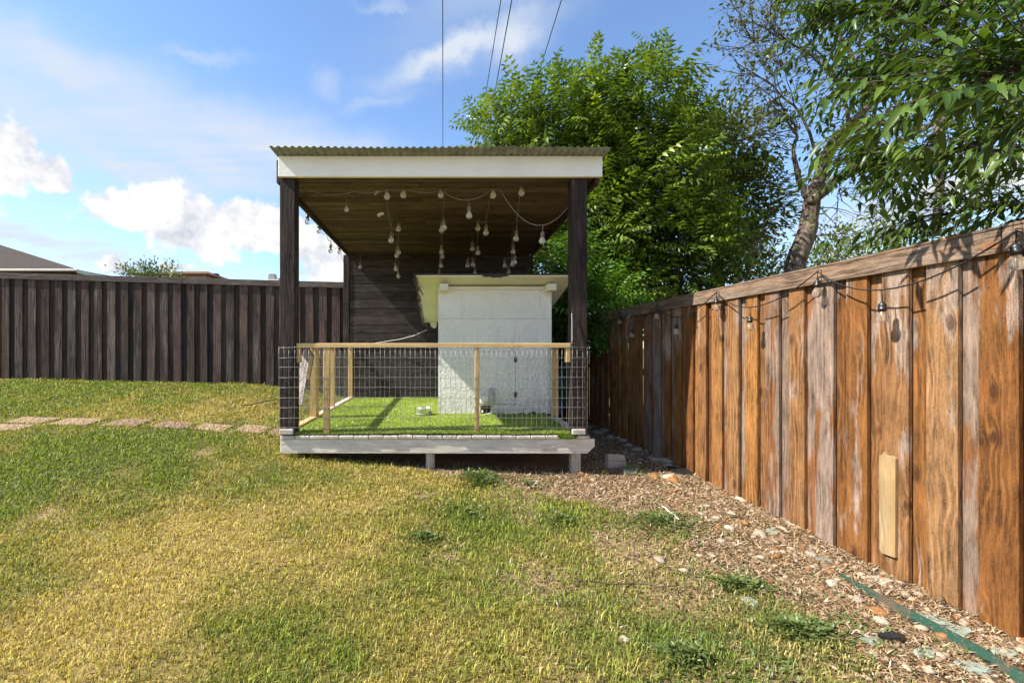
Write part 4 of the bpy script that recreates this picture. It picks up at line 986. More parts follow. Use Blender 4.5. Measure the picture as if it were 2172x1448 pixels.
def debris():
    # split-face block with a groove
    p = hit(1308, 994); z = float(gz(p.x, p.y))
    B = empty('concrete_block', (p.x, p.y+.03, z-.01)); tag(B, 'grey grooved concrete block lying in the shade beside the deck', 'block')
    MB().prism([(-.10, 0), (.10, -.0), (.105, .075), (-.095, .08)], 'y', -.035, .05).obj('lower_face', M['concrete'], B, (0, 0, 0), .004)
    MB().prism([(-.093, .088), (.106, .083), (.10, .145), (.05, .155), (-.085, .155)], 'y', -.03, .05).obj('upper_face', M['concrete'], B, (0, 0, 0), .004)
    MB().box(-.092, .100, -.02, .048, .07, .10).obj('groove', M['concrete'], B)
    MB().prism([(.108, 0), (.145, 0), (.135, .02), (.112, .14)], 'y', .0, .06).obj('side_fin', M['concrete'], B, (0, 0, 0), .003)
    B.rotation_euler = (-.22, .05, .12)
    # scrap of black sheet
    def scrap(px, py, hw, hh, seed, name, label, m_, cat):
        p = hit(px, py); s = p.y/FPX; rr = random.Random(seed); n = 9; pts = []
        for k in range(n):
            q = 2*math.pi*k/n; pts.append((math.cos(q)*hw*s*rr.uniform(.7, 1.15), math.sin(q)*hh*s*p.y/1.25*rr.uniform(.7, 1.15)))
        o = MB().add([(a, b, .012+.02*rr.random()) for a, b in pts]+[(a, b, .004) for a, b in pts]+[(0, 0, .035), (0, 0, .006)],
                     [(k, (k+1) % n, 2*n) for k in range(n)]+[((k+1) % n+n, k+n, 2*n+1) for k in range(n)]+[(k, k+n, (k+1) % n+n, (k+1) % n) for k in range(n)]).obj(name, m_, None, (p.x, p.y, float(gz(p.x, p.y))+.004))
        tag(o, label, cat)
    scrap(1443, 1000, 26, 9, 1, 'plastic_scrap', 'crumpled black plastic scrap against the cedar fence foot', M['black_plastic'], 'scrap')
    scrap(1890, 1358, 26, 9, 2, 'plastic_scrap', 'torn strip of black plastic lying in the chips beside the edging', M['black_plastic'], 'scrap')
    scrap(1335, 985+18, 14, 5, 3, 'paper_scrap', 'crumpled pale wrapper below the grooved concrete block', M['paper'], 'scrap')
    # stakes and twigs
    for k, (a, b, r, mm, lab) in enumerate((((1405, 1080), (1440, 1108), .006, 'paper', 'thin white stick lying across the weeds'), ((1215, 1240), (1440, 1250), .004, 'bark', 'thin dry twig lying across the bare lawn'),
                                            ((1150, 1008), (1240, 1015), .005, 'bark', 'dry twig lying in the chips in front of the deck'), ((1520, 1090), (1590, 1105), .004, 'bark', 'dark twig lying on the tan pebbles'), ((1990, 1262), (2010, 1310), .004, 'bark', 'curled dry stem between edging and cedar fence'))):
        pa, pb = hit(*a), hit(*b); pts = [pa.lerp(pb, t) for t in np.linspace(0, 1, 7)]; rr = random.Random(k)
        for p in pts[1:-1]: p.x += rr.uniform(-.015, .015); p.y += rr.uniform(-.02, .02)
        for p in pts: p.z = float(gz(p.x, p.y))+.022
        tag(MB().tube(pts, [r*(1-.4*t) for t in np.linspace(0, 1, 7)], 6).obj('twig', M[mm], None, (0, 0, 0), 0, True), lab, 'twig')
    pa = hit(515, 868); pts = [hit(x, y) for x, y in ((512, 868), (540, 864), (565, 858), (590, 853))]
    for p in pts: p.z = float(gz(p.x, p.y))+.05
    tag(MB().tube(pts, .007, 6).obj('hose', M['cable'], None, (0, 0, 0), 0, True), 'thin black hose lying on the lawn beside the shelter', 'hose')
debris()

# ------------------------------------------------------------------ weeds
def leaf_tris(n_seg=2):
    """one pointed leaf along +y, length 1, folded a little: 6 triangles"""
    V = np.array([(0, 0, 0), (-.2, .35, .05), (0, .38, 0), (.2, .35, .05), (-.14, .7, .0), (0, .72, -.04), (.14, .7, .0), (0, 1, -.12)], float)
    F = np.array([(0, 2, 1), (0, 3, 2), (1, 2, 5), (1, 5, 4), (2, 3, 6), (2, 6, 5), (4, 5, 7), (5, 6, 7)]); return V, F
def bake(V0, F0, pos, dirs, ups, scale, cols, droop=None):
    n = len(pos); y = dirs/np.linalg.norm(dirs, axis=1, keepdims=True); x = np.cross(y, ups); x /= np.maximum(1e-6, np.linalg.norm(x, axis=1, keepdims=True)); z = np.cross(x, y)
    L = V0[None]*np.asarray(scale)[:, None, None] if np.ndim(scale) == 1 else V0[None]*scale[:, None, :]
    W = pos[:, None]+L[..., 0:1]*x[:, None]+L[..., 1:2]*y[:, None]+L[..., 2:3]*z[:, None]
    if droop is not None: W[..., 2] -= droop[:, None]*(L[..., 1]/np.maximum(1e-6, np.abs(L[..., 1]).max(1, keepdims=True)))**2
    F = (F0[None]+(np.arange(n)*len(V0))[:, None, None]).reshape(-1, F0.shape[1])
    return W.reshape(-1, 3), F, np.repeat(cols, len(V0), 0)
def weeds():
    LV, LF = leaf_tris()
    G = 'weeds round the deck and bare ground'
    spots = [(1015, 1020, 48, 26, 1700, 'leafy dark green weed in front of the deck middle', 0), (1115, 1030, 30, 12, 250, 'low weed creeping beside the leafy dark one', 0), (1335, 1003, 24, 16, 260, 'grey-green tuft beside the concrete block', 1),
             (1130, 1003, 40, 10, 260, 'thin grey-green weed under the deck edge', 1), (860, 978, 70, 10, 520, 'weeds creeping along under the deck rim', 0), (740, 972, 60, 8, 340, 'weeds at the deck rim near the corner post', 0), (645, 966, 40, 5, 160, 'low weeds at the deck corner by the stepping stones', 0),
             (980, 1085, 60, 26, 700, 'spreading dark weed patch in the lawn before the leafy weed', 0), (1190, 1105, 50, 20, 480, 'spreading weed patch between bare soil and lawn', 0), (1400, 1110, 90, 34, 1100, 'broad weed patch near the pebbles', 0), (900, 1145, 40, 18, 360, 'small dark weed patch in yellow grass', 0),
             (1560, 1245, 70, 24, 800, 'bushy weed tuft at the edge of the chips', 0), (1690, 1340, 80, 30, 1000, 'weed clump beside the lone pale green stone and chips', 0), (1480, 1400, 110, 40, 1100, 'large weed patch at the lawn corner by the edging', 0), (1000, 940, 0, 0, 0, '', 0)]
    for px, py, rx, ry, n, lab, kind in spots:
        if not n: continue
        n = int(n*1.7)
        c = hit(px, py); s = c.y/FPX; rX = rx*s; rY = max(.06, ry*s*c.y/1.25*.8)
        q = RNG.random(n)*6.28; r = np.abs(RNG.normal(0, .75, n)); sp_ = .95 if px in (1015, 1335) else (2.0 if px > 1450 else 1.5); X = c.x+np.cos(q)*r*rX*sp_; Y = c.y+np.sin(q)*r*rY*sp_*1.1; q = q+0
        kk = fbm(X+px, Y, 9, 2) > .40; X, Y, q = X[kk], Y[kk], q[kk]
        k = ~((X > -1.6) & (X < 1.5) & (Y > 4.60)); X, Y, q = X[k], Y[k], q[k]; n = len(X)
        hgt = np.minimum(.085 if px in (1015, 1335) else .04, .25*rX+.015)*(1-np.hypot((X-c.x)/rX, (Y-c.y)/rY)**2*.75).clip(.12, 1)
        Z = gz(X, Y)+RNG.random(n)*hgt
        dirs = np.stack([np.cos(q)+RNG.normal(0, .6, n), np.sin(q)+RNG.normal(0, .6, n), RNG.uniform(.0, 1.1, n)], -1)
        if kind: dirs[:, 2] += 1.6
        g = RNG.random(n); cols = lerp((.055, .090, .022), (.16, .21, .060), g) if not kind else lerp((.12, .17, .07), (.26, .31, .16), g)
        sc = RNG.uniform(.018, .034, n); S3 = np.stack([sc*(1.1 if not kind else .45), sc*(1 if not kind else 1.8), sc], -1)
        V, F, C = bake(LV, LF, np.stack([X, Y, Z], -1), dirs, np.tile((0, 0, 1.0), (n, 1))+RNG.normal(0, .3, (n, 3)), S3, cols)
        W = empty('weed', (c.x, c.y, float(gz(c.x, c.y)))); tag(W, lab, 'weed', G)
        V -= np.array(W.location)
        link('leaves', np_mesh('leaves', V, F, M['leaf'], C), W)
        st = MB(); rr = random.Random(int(px))
        for i in range(9):
            j = rr.randrange(n); st.tube([(rr.uniform(-.01, .01), rr.uniform(-.01, .01), -.005), ((X[j]-c.x)*.6, (Y[j]-c.y)*.6, (Z[j]-W.location.z)*.5+.01), (X[j]-c.x, Y[j]-c.y, Z[j]-W.location.z)], [.002, .0015, .001], 4)
        st.obj('stems', M['bark'], W)
weeds()

# ------------------------------------------------------------------ stored things behind the hutch
def stored():
    p = P(1192, 880, 6.5); z = float(gz(p.x, p.y))
    C_ = empty('garden_chair', (1.78, 6.75, z)); tag(C_, 'dark green slatted chair folded upright behind the hutch', 'chair')
    for k in range(5): boxobj('slat', M['chair_green'], C_, -.16+k*.075, -.105+k*.075, -.01, .008, .35, 1.62-.02*abs(k-2), .004).rotation_euler = (-.06, 0, .0)
    for x in (-.17, .17): boxobj('leg', M['chair_green'], C_, x-.02, x+.02, .02, .05, 0, 1.0, .004)
    boxobj('seat', M['chair_green'], C_, -.18, .18, -.06, -.02, .40, .85, .004)
    C_.rotation_euler = (0, .22, .3)
    T = MB(); n = 14; vs = []
    for i in range(n):
        for j in range(8):
            q = 2*math.pi*j/8; r = .05+.03*math.sin(i*1.3+j)+.02*math.sin(j*2.1+i); t = i/(n-1)
            vs.append((r*math.cos(q)*(1.3-.5*t), r*math.sin(q), t*.92))
    fs = [(i*8+j, i*8+(j+1) % 8, (i+1)*8+(j+1) % 8, (i+1)*8+j) for i in range(n-1) for j in range(8)]+[tuple(range(8))[::-1], tuple((n-1)*8+j for j in range(8))]
    tag(T.add(vs, fs).obj('tarp_bundle', M['tarp'], None, (1.475, 5.85, DZ+.0), 0, True), 'rolled dark blue tarp standing between hutch and railing', 'tarp')
stored()

# ------------------------------------------------------------------ trees
def pinnate(k=9):
    """compound leaf along +y, length 1: two rows of narrow hanging leaflets and a tip"""
    V = []; F = []
    def lf(bx, by, dx, dy, L, dz):
        d = Vector((dx, dy, dz)).normalized(); w_ = d.cross(Vector((0, 0, 1))).normalized()*L*.19; b = len(V); p = Vector((bx, by, -.18*by*by))
        for q in (p, p+d*L*.42+w_, p+d*L*.42-w_, p+d*L+Vector((0, 0, -L*.22))): V.append(tuple(q))
        F.append((b, b+2, b+1)); F.append((b+1, b+2, b+3))
    for i in range(k//2):
        y = .22+.72*i/(k//2-1); L = .36*(1-.35*abs(i/(k//2-1)-.45))
        lf(0, y, 1, .55, L, -.55); lf(0, y, -1, .55, L, -.55)
    lf(0, .96, 0, 1, .3, -.4)
    return np.array(V), np.array(F)
PV, PF = pinnate()
LV8, LF8 = leaf_tris()
def unit(v): return v/np.maximum(1e-6, np.linalg.norm(v, axis=-1, keepdims=True))
def clumps(ells, ncl, surf=.55):
    """clump centres in a union of ellipsoids (px, py, d, rx_px, ry_px, rd) -> centre, outward"""
    vol = np.array([e[3]*e[4]*e[5] for e in ells])**.8; pick = RNG.choice(len(ells), ncl, p=vol/vol.sum()); C = []; O = []
    for i in pick:
        px, py, d, rx, ry, rd = ells[i]; c = np.array(P(px, py, d)); R = np.array((rx*d/FPX, rd, ry*d/FPX))
        u = unit(RNG.normal(0, 1, 3)); r = RNG.random()**(1/3) if RNG.random() > surf else RNG.uniform(.74, 1.14)
        C.append(c+u*R*r); O.append(u)
    return np.array(C), np.array(O)
def crown(ells, ncl, per, kind, size, c0, c1, spread, surf=.55, up=.25, bright=.06):
    C, O = clumps(ells, ncl, surf); n = ncl*per
    cc = np.repeat(C, per, 0); oo = np.repeat(O, per, 0); tone = np.repeat(RNG.random(ncl), per)
    off = RNG.normal(0, 1, (n, 3))*spread*np.array((1, 1, .75)); pos = cc+off
    dirs = unit(oo*.55+unit(off)*.8+RNG.normal(0, .35, (n, 3))+np.array((0, 0, up)))
    ups = np.array((0, 0, 1.0))+RNG.normal(0, .35, (n, 3))
    t = np.clip(tone*.6+RNG.random(n)*.5, 0, 1); cols = lerp(c0, c1, t)
    yl = RNG.random(n) < bright; cols[yl] = cols[yl]*np.array((1.55, 1.35, .9))
    sc = size*RNG.uniform(.6, 1.25, n)
    V0, F0 = (PV, PF) if kind == 'pinnate' else (LV8, LF8)
    return bake(V0, F0, pos, dirs, ups, sc, cols), C
def limb(m_, pts, r0, r1, n=8, wob=.0, seed=0):
    rr = random.Random(seed); P_ = [Vector(p) for p in pts]; out = []
    for a, b in zip(P_[:-1], P_[1:]):
        for t in (0, .33, .66): out.append(a.lerp(b, t)+Vector((rr.uniform(-wob, wob), rr.uniform(-wob, wob), rr.uniform(-wob, wob))))
    out.append(P_[-1]); k = len(out); m_.tube(out, [r0+(r1-r0)*i/(k-1) for i in range(k)], n); return out
def make_tree(name, label, cat, base, trunk_pts, r0, r1, leafparts, targets, barkm, group=None, branch_r=.03, nb=14):
    T = empty(name, base); tag(T, label, cat, group); o0 = Vector(base)
    m_ = MB(); tp = [Vector(p)-o0 for p in trunk_pts]; out = limb(m_, tp, r0, r1, 10, .02, 1)
    m_.obj('trunk', barkm, T, (0, 0, 0), 0, True)
    if targets is not None and nb:
        b = MB(); rr = random.Random(3)
        for i in range(nb):
            e = Vector(targets[rr.randrange(len(targets))])-o0; s = min(out[len(out)//3:], key=lambda p: abs(p.z-(e.z-.6)))
            mid = s.lerp(e, .5)+Vector((rr.uniform(-.15, .15), rr.uniform(-.15, .15), rr.uniform(0, .25))); limb(b, [s, mid, e], branch_r, branch_r*.25, 6, .03, i)
        b.obj('branches', barkm, T, (0, 0, 0), 0, True)
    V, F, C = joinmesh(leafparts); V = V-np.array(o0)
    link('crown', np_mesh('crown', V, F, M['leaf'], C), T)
    return T

def tree_main():
    d = 9.3
    E = [(1205, 290, 9.3, 150, 108, 1.2), (1345, 265, 9.2, 88, 100, 1.0), (1320, 400, 9.1, 150, 150, 1.2), (1230, 500, 8.7, 120, 130, .8), (1400, 540, 8.9, 130, 110, .9), (1060, 285, 9.3, 48, 50, .8), (1270, 640, 8.3, 90, 70, .5)]
    L1, C1 = crown(E, 370, 17, 'pinnate', .40, (.028, .070, .010), (.19, .275, .030), .16, .6)
    L2, C2 = crown([(1270, 470, 9.3, 150, 190, .9), (1400, 560, 9.2, 120, 110, .7), (1200, 300, 9.4, 120, 80, .7)], 120, 28, 'pinnate', .36, (.016, .040, .006), (.045, .085, .012), .26, .0)  # inner leaves: shade inside the crown put into their darker colour
    # upright shoots at the top
    sp = [(1372, 75, 9.2, 120), (1400, 100, 9.3, 90), (1240, 120, 9.2, 80), (1185, 145, 9.3, 70), (1330, 130, 9.1, 80), (1435, 150, 9.2, 60), (1120, 170, 9.2, 60), (1445, 210, 9.0, 50), (1290, 130, 9.3, 60), (1060, 200, 9.3, 50), (1000, 240, 9.2, 40)]
    pos = []; dr = []
    st = MB()
    for px, py, dd, h in sp:
        top = np.array(P(px, py, dd)); bot = np.array(P(px-10, py+h, dd)); st.tube([tuple(bot), tuple((bot+top)/2+RNG.normal(0, .03, 3)), tuple(top)], [.012, .008, .003], 5)
        for t in np.linspace(.1, 1, 13): pos.append(bot+(top-bot)*t); a = RNG.random()*6.28; dr.append((math.cos(a), math.sin(a), .55))
    pos = np.array(pos); dr = np.array(dr); n = len(pos)
    L3 = bake(PV, PF, pos, dr, np.tile((0, 0, 1.0), (n, 1)), RNG.uniform(.26, .40, n), lerp((.05, .11, .014), (.13, .21, .03), RNG.random(n)))
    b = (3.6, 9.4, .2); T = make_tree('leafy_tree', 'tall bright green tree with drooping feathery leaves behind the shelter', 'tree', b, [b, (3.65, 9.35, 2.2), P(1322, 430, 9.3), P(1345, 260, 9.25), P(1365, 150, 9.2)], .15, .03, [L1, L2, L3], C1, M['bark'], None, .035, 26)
    o = st.obj('shoots', M['bark'], T); o.data.transform(Matrix.Translation(-Vector(b)))
    # low growth in front of the back fence beside the shelter
    L, C = crown([(1275, 645, 7.0, 34, 62, .25), (1225, 610, 7.4, 45, 110, .2)], 26, 24, 'pinnate', .30, (.04, .10, .01), (.11, .21, .02), .14)
    L2, _ = crown([(1180, 660, 7.5, 60, 90, .12)], 16, 22, 'pinnate', .30, (.03, .08, .01), (.07, .14, .02), .14)
    bz = float(gz(2.2, 7.55)); make_tree('young_tree', 'young feathery-leaved sapling squeezed between shelter and cedar fence', 'tree', (2.2, 7.5, bz), [(2.2, 7.5, bz), (2.25, 7.4, 1.0), (2.35, 7.2, 2.1)], .03, .01, [L, L2], C, M['bark'], None, .01, 8)
tree_main()

def tree_second():
    E = [(1550, 305, 10.5, 90, 75, 1.0), (1580, 430, 10.5, 55, 85, .9), (1525, 450, 10.3, 85, 85, .9), (1490, 320, 10.6, 45, 60, .7)]
    L1, C1 = crown(E, 190, 46, 'leaf', .15, (.030, .058, .010), (.115, .155, .024), .24, .5, .0, .12)
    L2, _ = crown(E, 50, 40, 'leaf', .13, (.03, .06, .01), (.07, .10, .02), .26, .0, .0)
    b = (6.6, 10.6, .1); make_tree('leafy_tree', 'darker small-leaved tree standing between the feathery tree and the bare-twigged one', 'tree', b, [b, (6.5, 10.6, 2.0), P(1530, 480, 10.5), P(1550, 330, 10.5), P(1570, 260, 10.5)], .13, .03, [L1, L2], C1, M['bark'], None, .03, 18)
    E = [(1480, 590, 9.4, 110, 55, .6), (1400, 600, 9.0, 90, 45, .4), (1580, 590, 9.6, 90, 35, .4)]
    L, C = crown(E, 90, 30, 'leaf', .12, (.025, .055, .010), (.07, .12, .02), .2, .4)
    b = (5.4, 9.7, .0); make_tree('shrub', 'dark undergrowth shrub showing over the cedar fence below the trees', 'shrub', b, [b, (5.4, 9.6, 1.2), P(1480, 600, 9.5)], .05, .02, [L], C, M['bark'], None, .02, 8)
tree_second()

def tree_bare():
    d = 8.0; b = Vector((P(1668, 640, d).x, d, 0)); T = empty('gnarled_tree', b); tag(T, 'gnarled pale-barked tree with many bare twigs leaning behind the cedar fence', 'tree')
    pm = lambda *a: P(*a)-b
    m_ = MB(); limb(m_, [Vector((0, 0, 0)), pm(1668, 640, d), pm(1690, 560, d), pm(1712, 480, d), pm(1722, 425, d)], .19, .125, 12, .02, 5); m_.obj('trunk', M['bark_pale'], T, (0, 0, 0), 0, True)
    limbs = [([(1722, 425), (1745, 350), (1785, 280), (1850, 220), (1930, 175), (2040, 110)], 8.0, .115, .03), ([(1722, 430), (1775, 380), (1850, 345), (1930, 290), (2000, 245), (2110, 235)], 7.6, .085, .03),
             ([(1718, 425), (1695, 385), (1683, 330), (1690, 290), (1680, 250)], 8.1, .06, .012), ([(1785, 285), (1830, 270), (1870, 262), (1950, 290)], 7.9, .06, .02), ([(1990, 260), (2000, 330), (1990, 420), (1985, 500)], 7.3, .06, .05),
             ([(1850, 220), (1880, 140), (1890, 60), (1905, -40)], 8.1, .06, .03), ([(1800, 265), (1790, 190), (1740, 120), (1700, 60)], 8.2, .035, .008), ([(1690, 290), (1660, 230), (1640, 160), (1600, 90)], 8.2, .02, .005), ([(1990, 245), (2060, 300), (2100, 340)], 7.2, .05, .02), ([(1790, 200), (1720, 120), (1640, 70), (1575, 40)], 8.1, .03, .006), ([(1745, 350), (1700, 250), (1640, 185), (1590, 150)], 8.0, .028, .006), ([(1850, 220), (1800, 110), (1760, 20), (1750, -50)], 8.0, .04, .012)]
    br = MB(); ends = []
    for k, (pts, dd, r0, r1) in enumerate(limbs): ends.append(limb(br, [pm(x, y, dd) for x, y in pts], r0, r1, 8, .025, k))
    br.obj('limbs', M['bark_pale'], T, (0, 0, 0), 0, True)
    tw = MB(); rr = random.Random(12); tips = []
    def twig(p, dv, L, r, lev):
        pts = [p]; v = Vector(dv).normalized()
        for i in range(4):
            v = (v+Vector((rr.uniform(-.35, .35), rr.uniform(-.25, .25), rr.uniform(-.28, .30)))).normalized(); pts.append(pts[-1]+v*L/4)
        tw.tube(pts, [r*(1-.18*i) for i in range(5)], 4 if lev > 1 else 5, False)
        tips.append(pts[-1]); tips.append(pts[2])
        if lev < 3:
            for i in range(rr.choice((2, 3, 3))): twig(pts[rr.choice((1, 2, 3, 4))], v+Vector((rr.uniform(-1, 1), rr.uniform(-.6, .6), rr.uniform(-.7, .8))), L*rr.uniform(.45, .75), r*.6, lev+1)
    for L in ends:
        for i in range(5):
            p = L[rr.randrange(len(L)//3, len(L))]; twig(p, (rr.uniform(-1, .6), rr.uniform(-.5, .5), rr.uniform(-.3, .9)), rr.uniform(.5, 1.1), .012, 0)
    for px, py in ((1700, 60), (1740, 120), (1640, 160), (1600, 90), (1680, 250), (1660, 200)):
        for i in range(4): twig(pm(px, py, 8.2), (rr.uniform(-1, .3), rr.uniform(-.3, .3), rr.uniform(-.5, .6)), rr.uniform(.5, 1.0), .009, 0)
    for px, py in ((1740, 440), (1730, 500), (1780, 400), (1700, 540), (1850, 350)):
        for i in range(4): twig(pm(px, py, 7.9), (rr.uniform(-.8, 1), rr.uniform(-.4, .4), rr.uniform(-.5, .3)), rr.uniform(.6, 1.1), .010, 0)
    tw.obj('twigs', M['bark'], T, (0, 0, 0), 0, True)
    tp = np.array([t[:] for t in tips]); sel = RNG.random(len(tp)) < .14; tp = tp[sel]
    pos = np.repeat(tp, 4, 0)+RNG.normal(0, .08, (len(tp)*4, 3)); n = len(pos)
    A = bake(LV8, LF8, pos, np.stack([RNG.normal(0, 1, n), RNG.normal(0, 1, n), RNG.uniform(-1.2, .2, n)], -1), np.tile((0, 0, 1.0), (n, 1))+RNG.normal(0, .4, (n, 3)), RNG.uniform(.06, .12, n), lerp((.045, .07, .015), (.15, .17, .035), RNG.random(n)))
    E = [(1780, 200, 7.8, 45, 45, .6), (1745, 270, 7.8, 28, 60, .5), (1860, 110, 7.9, 110, 70, .6), (1960, 100, 7.7, 120, 80, .6), (1830, 380, 7.4, 60, 40, .4), (2080, 180, 7.4, 90, 90, .6), (1860, 40, 7.6, 160, 50, .6)]
    B, _ = crown(E, 70, 22, 'leaf', .12, (.030, .052, .010), (.11, .145, .026), .20, .3, -.1, .1)
    V, F, C = joinmesh([A, (B[0]-np.array(b), B[1], B[2])])
    link('crown', np_mesh('crown', V, F, M['leaf'], C), T)
tree_bare()

def tree_near():
    """its trunk stands behind the cedar fence out of view; leafy shoots arch over the fence"""
    b = Vector((5.0, 3.0, 0)); T = empty('overhanging_tree', b); tag(T, 'tree whose large-leaved shoots arch over the cedar fence top', 'tree')
    m_ = MB(); limb(m_, [Vector((0, 0, 0)), Vector((0, .05, 1.5)), Vector((-.1, .1, 3.0)), Vector((-.2, .2, 4.4))], .16, .07, 10, .02, 2); m_.obj('trunk', M['bark'], T, (0, 0, 0), 0, True)
    rr = random.Random(21); lm = MB(); sh = MB(); pos = []; dr = []; sz = []; col = []
    main = [[(2420, 150, 2.9), (2260, 120, 2.9), (2100, 110, 3.2), (1950, 140, 3.7), (1800, 180, 4.3)], [(2420, 330, 2.7), (2280, 270, 2.6), (2150, 280, 2.8), (1990, 325, 3.3), (1880, 345, 3.8), (1830, 330, 4.1)],
            [(2420, 20, 2.9), (2200, -20, 2.8), (2000, 10, 3.3), (1850, 20, 3.8), (1730, 30, 4.3)], [(2400, 470, 3.0), (2250, 440, 3.2), (2080, 440, 3.6), (1920, 470, 4.0)], [(2420, 230, 2.2), (2300, 170, 1.95), (2200, 140, 1.9), (2100, 160, 2.0)]]
    tr = [Vector((-.1, .1, 3.0))+b, Vector((0, .05, 2.2))+b, Vector((-.2, .2, 3.8))+b, Vector((0, .05, 1.9))+b, Vector((0, .05, 2.6))+b]
    def shoot(p, v, L, big):
        pts = [p]; v = Vector(v).normalized(); n = max(5, int(L/.075))
        for i in range(n):
            v = (v+Vector((rr.uniform(-.12, .12), rr.uniform(-.1, .1), rr.uniform(-.10, .06)))).normalized(); pts.append(pts[-1]+v*L/n)
        sh.tube(pts, [.0045*(1-.7*i/n) for i in range(n+1)], 5, False)
        tone = rr.random()
        for i, q in enumerate(pts[1:]):
            for s_ in ((-1, 1) if rr.random() < .75 else (rr.choice((-1, 1)),)):
                side = v.cross(Vector((0, 0, 1))).normalized()*s_
                dd = v*rr.uniform(.3, .8)+side*rr.uniform(.35, .9)+Vector((0, 0, rr.uniform(-.85, .05)))
                pos.append(q[:]); dr.append(dd[:]); sz.append(big*rr.uniform(.65, 1.15)*(1-.25*i/n)); t = min(1, max(0, tone*.5+rr.random()*.55)); col.append(t)
    for k, pl in enumerate(main):
        pts = [tr[k]]+[P(*p) for p in pl]; limb(lm, [p-b for p in pts], .045, .008, 7, .02, k)
        for a, c in zip(pts[1:-1], pts[2:]):
            for t in np.linspace(0, .95, 8 if k < 3 else 6):
                q = a.lerp(c, t); main_d = (c-a).normalized()
                for _ in range(3): shoot(q, main_d*rr.uniform(.2, 1.0)+Vector((rr.uniform(-.7, .5), rr.uniform(-.7, .5), rr.uniform(-.7, .75))), rr.uniform(.35, .75), .128)
    lm.obj('limbs', M['bark'], T, (0, 0, 0), 0, True)
    o = sh.obj('shoots', M['bark'], T, (0, 0, 0), 0, True); o.data.transform(Matrix.Translation(-b))
    pos = np.array(pos)-np.array(b); n = len(pos); col = np.array(col)
    V, F, C = bake(LV8*np.array((.82, 1.05, 1.3)), LF8, pos, np.array(dr), np.tile((0, 0, 1.0), (n, 1))+RNG.normal(0, .35, (n, 3)), np.array(sz), lerp((.020, .050, .009), (.10, .165, .022), col), RNG.uniform(0, .035, n))
    link('crown', np_mesh('crown', V, F, M['leaf'], C), T)
tree_near()

def far_trees():
    G = 'trees far beyond the fences'
    for k, (E, b, lab, c0, c1, ncl) in enumerate(((([(1820, 530, 20, 90, 50, 1.6), (1770, 560, 19, 70, 40, 1.4)]), (18.5, 20, 0), 'pale green bushy tree far behind the gnarled trunk', (.07, .11, .025), (.17, .22, .06), 110),
                                                  (([(1560, 555, 21, 90, 45, 1.6), (1620, 575, 20, 70, 30, 1.2)]), (13.8, 21, 0), 'distant olive green tree low between the small-leaved tree and gnarled trunk', (.06, .09, .025), (.14, .17, .05), 100),
                                                  (([(2000, 520, 22, 120, 50, 1.6), (2120, 470, 22, 90, 60, 1.6)]), (26, 22, 0), 'distant tree low behind the overhanging shoots', (.05, .09, .02), (.13, .18, .045), 100),
                                                  (([(340, 583, 20, 38, 22, .8), (300, 588, 20, 30, 17, .6), (275, 583, 20, 9, 16, .3)]), (-12.9, 20, 0), 'round treetop showing over the dark fence between two roofs', (.045, .075, .018), (.13, .17, .05), 70))):
        L, C = crown(E, ncl, 26, 'leaf', .20 if k < 3 else .15, c0, c1, .30 if k < 3 else .2, .6, .3)
        top = Vector(C[len(C)//2]); make_tree('distant_tree', lab, 'tree', b, [b, (b[0], b[1], 2.0), (E[0][0]-CX)/FPX*E[0][2] and P(E[0][0], E[0][1], E[0][2])], .14, .04, [L], C, M['bark'], G, .04, 8)
far_trees()

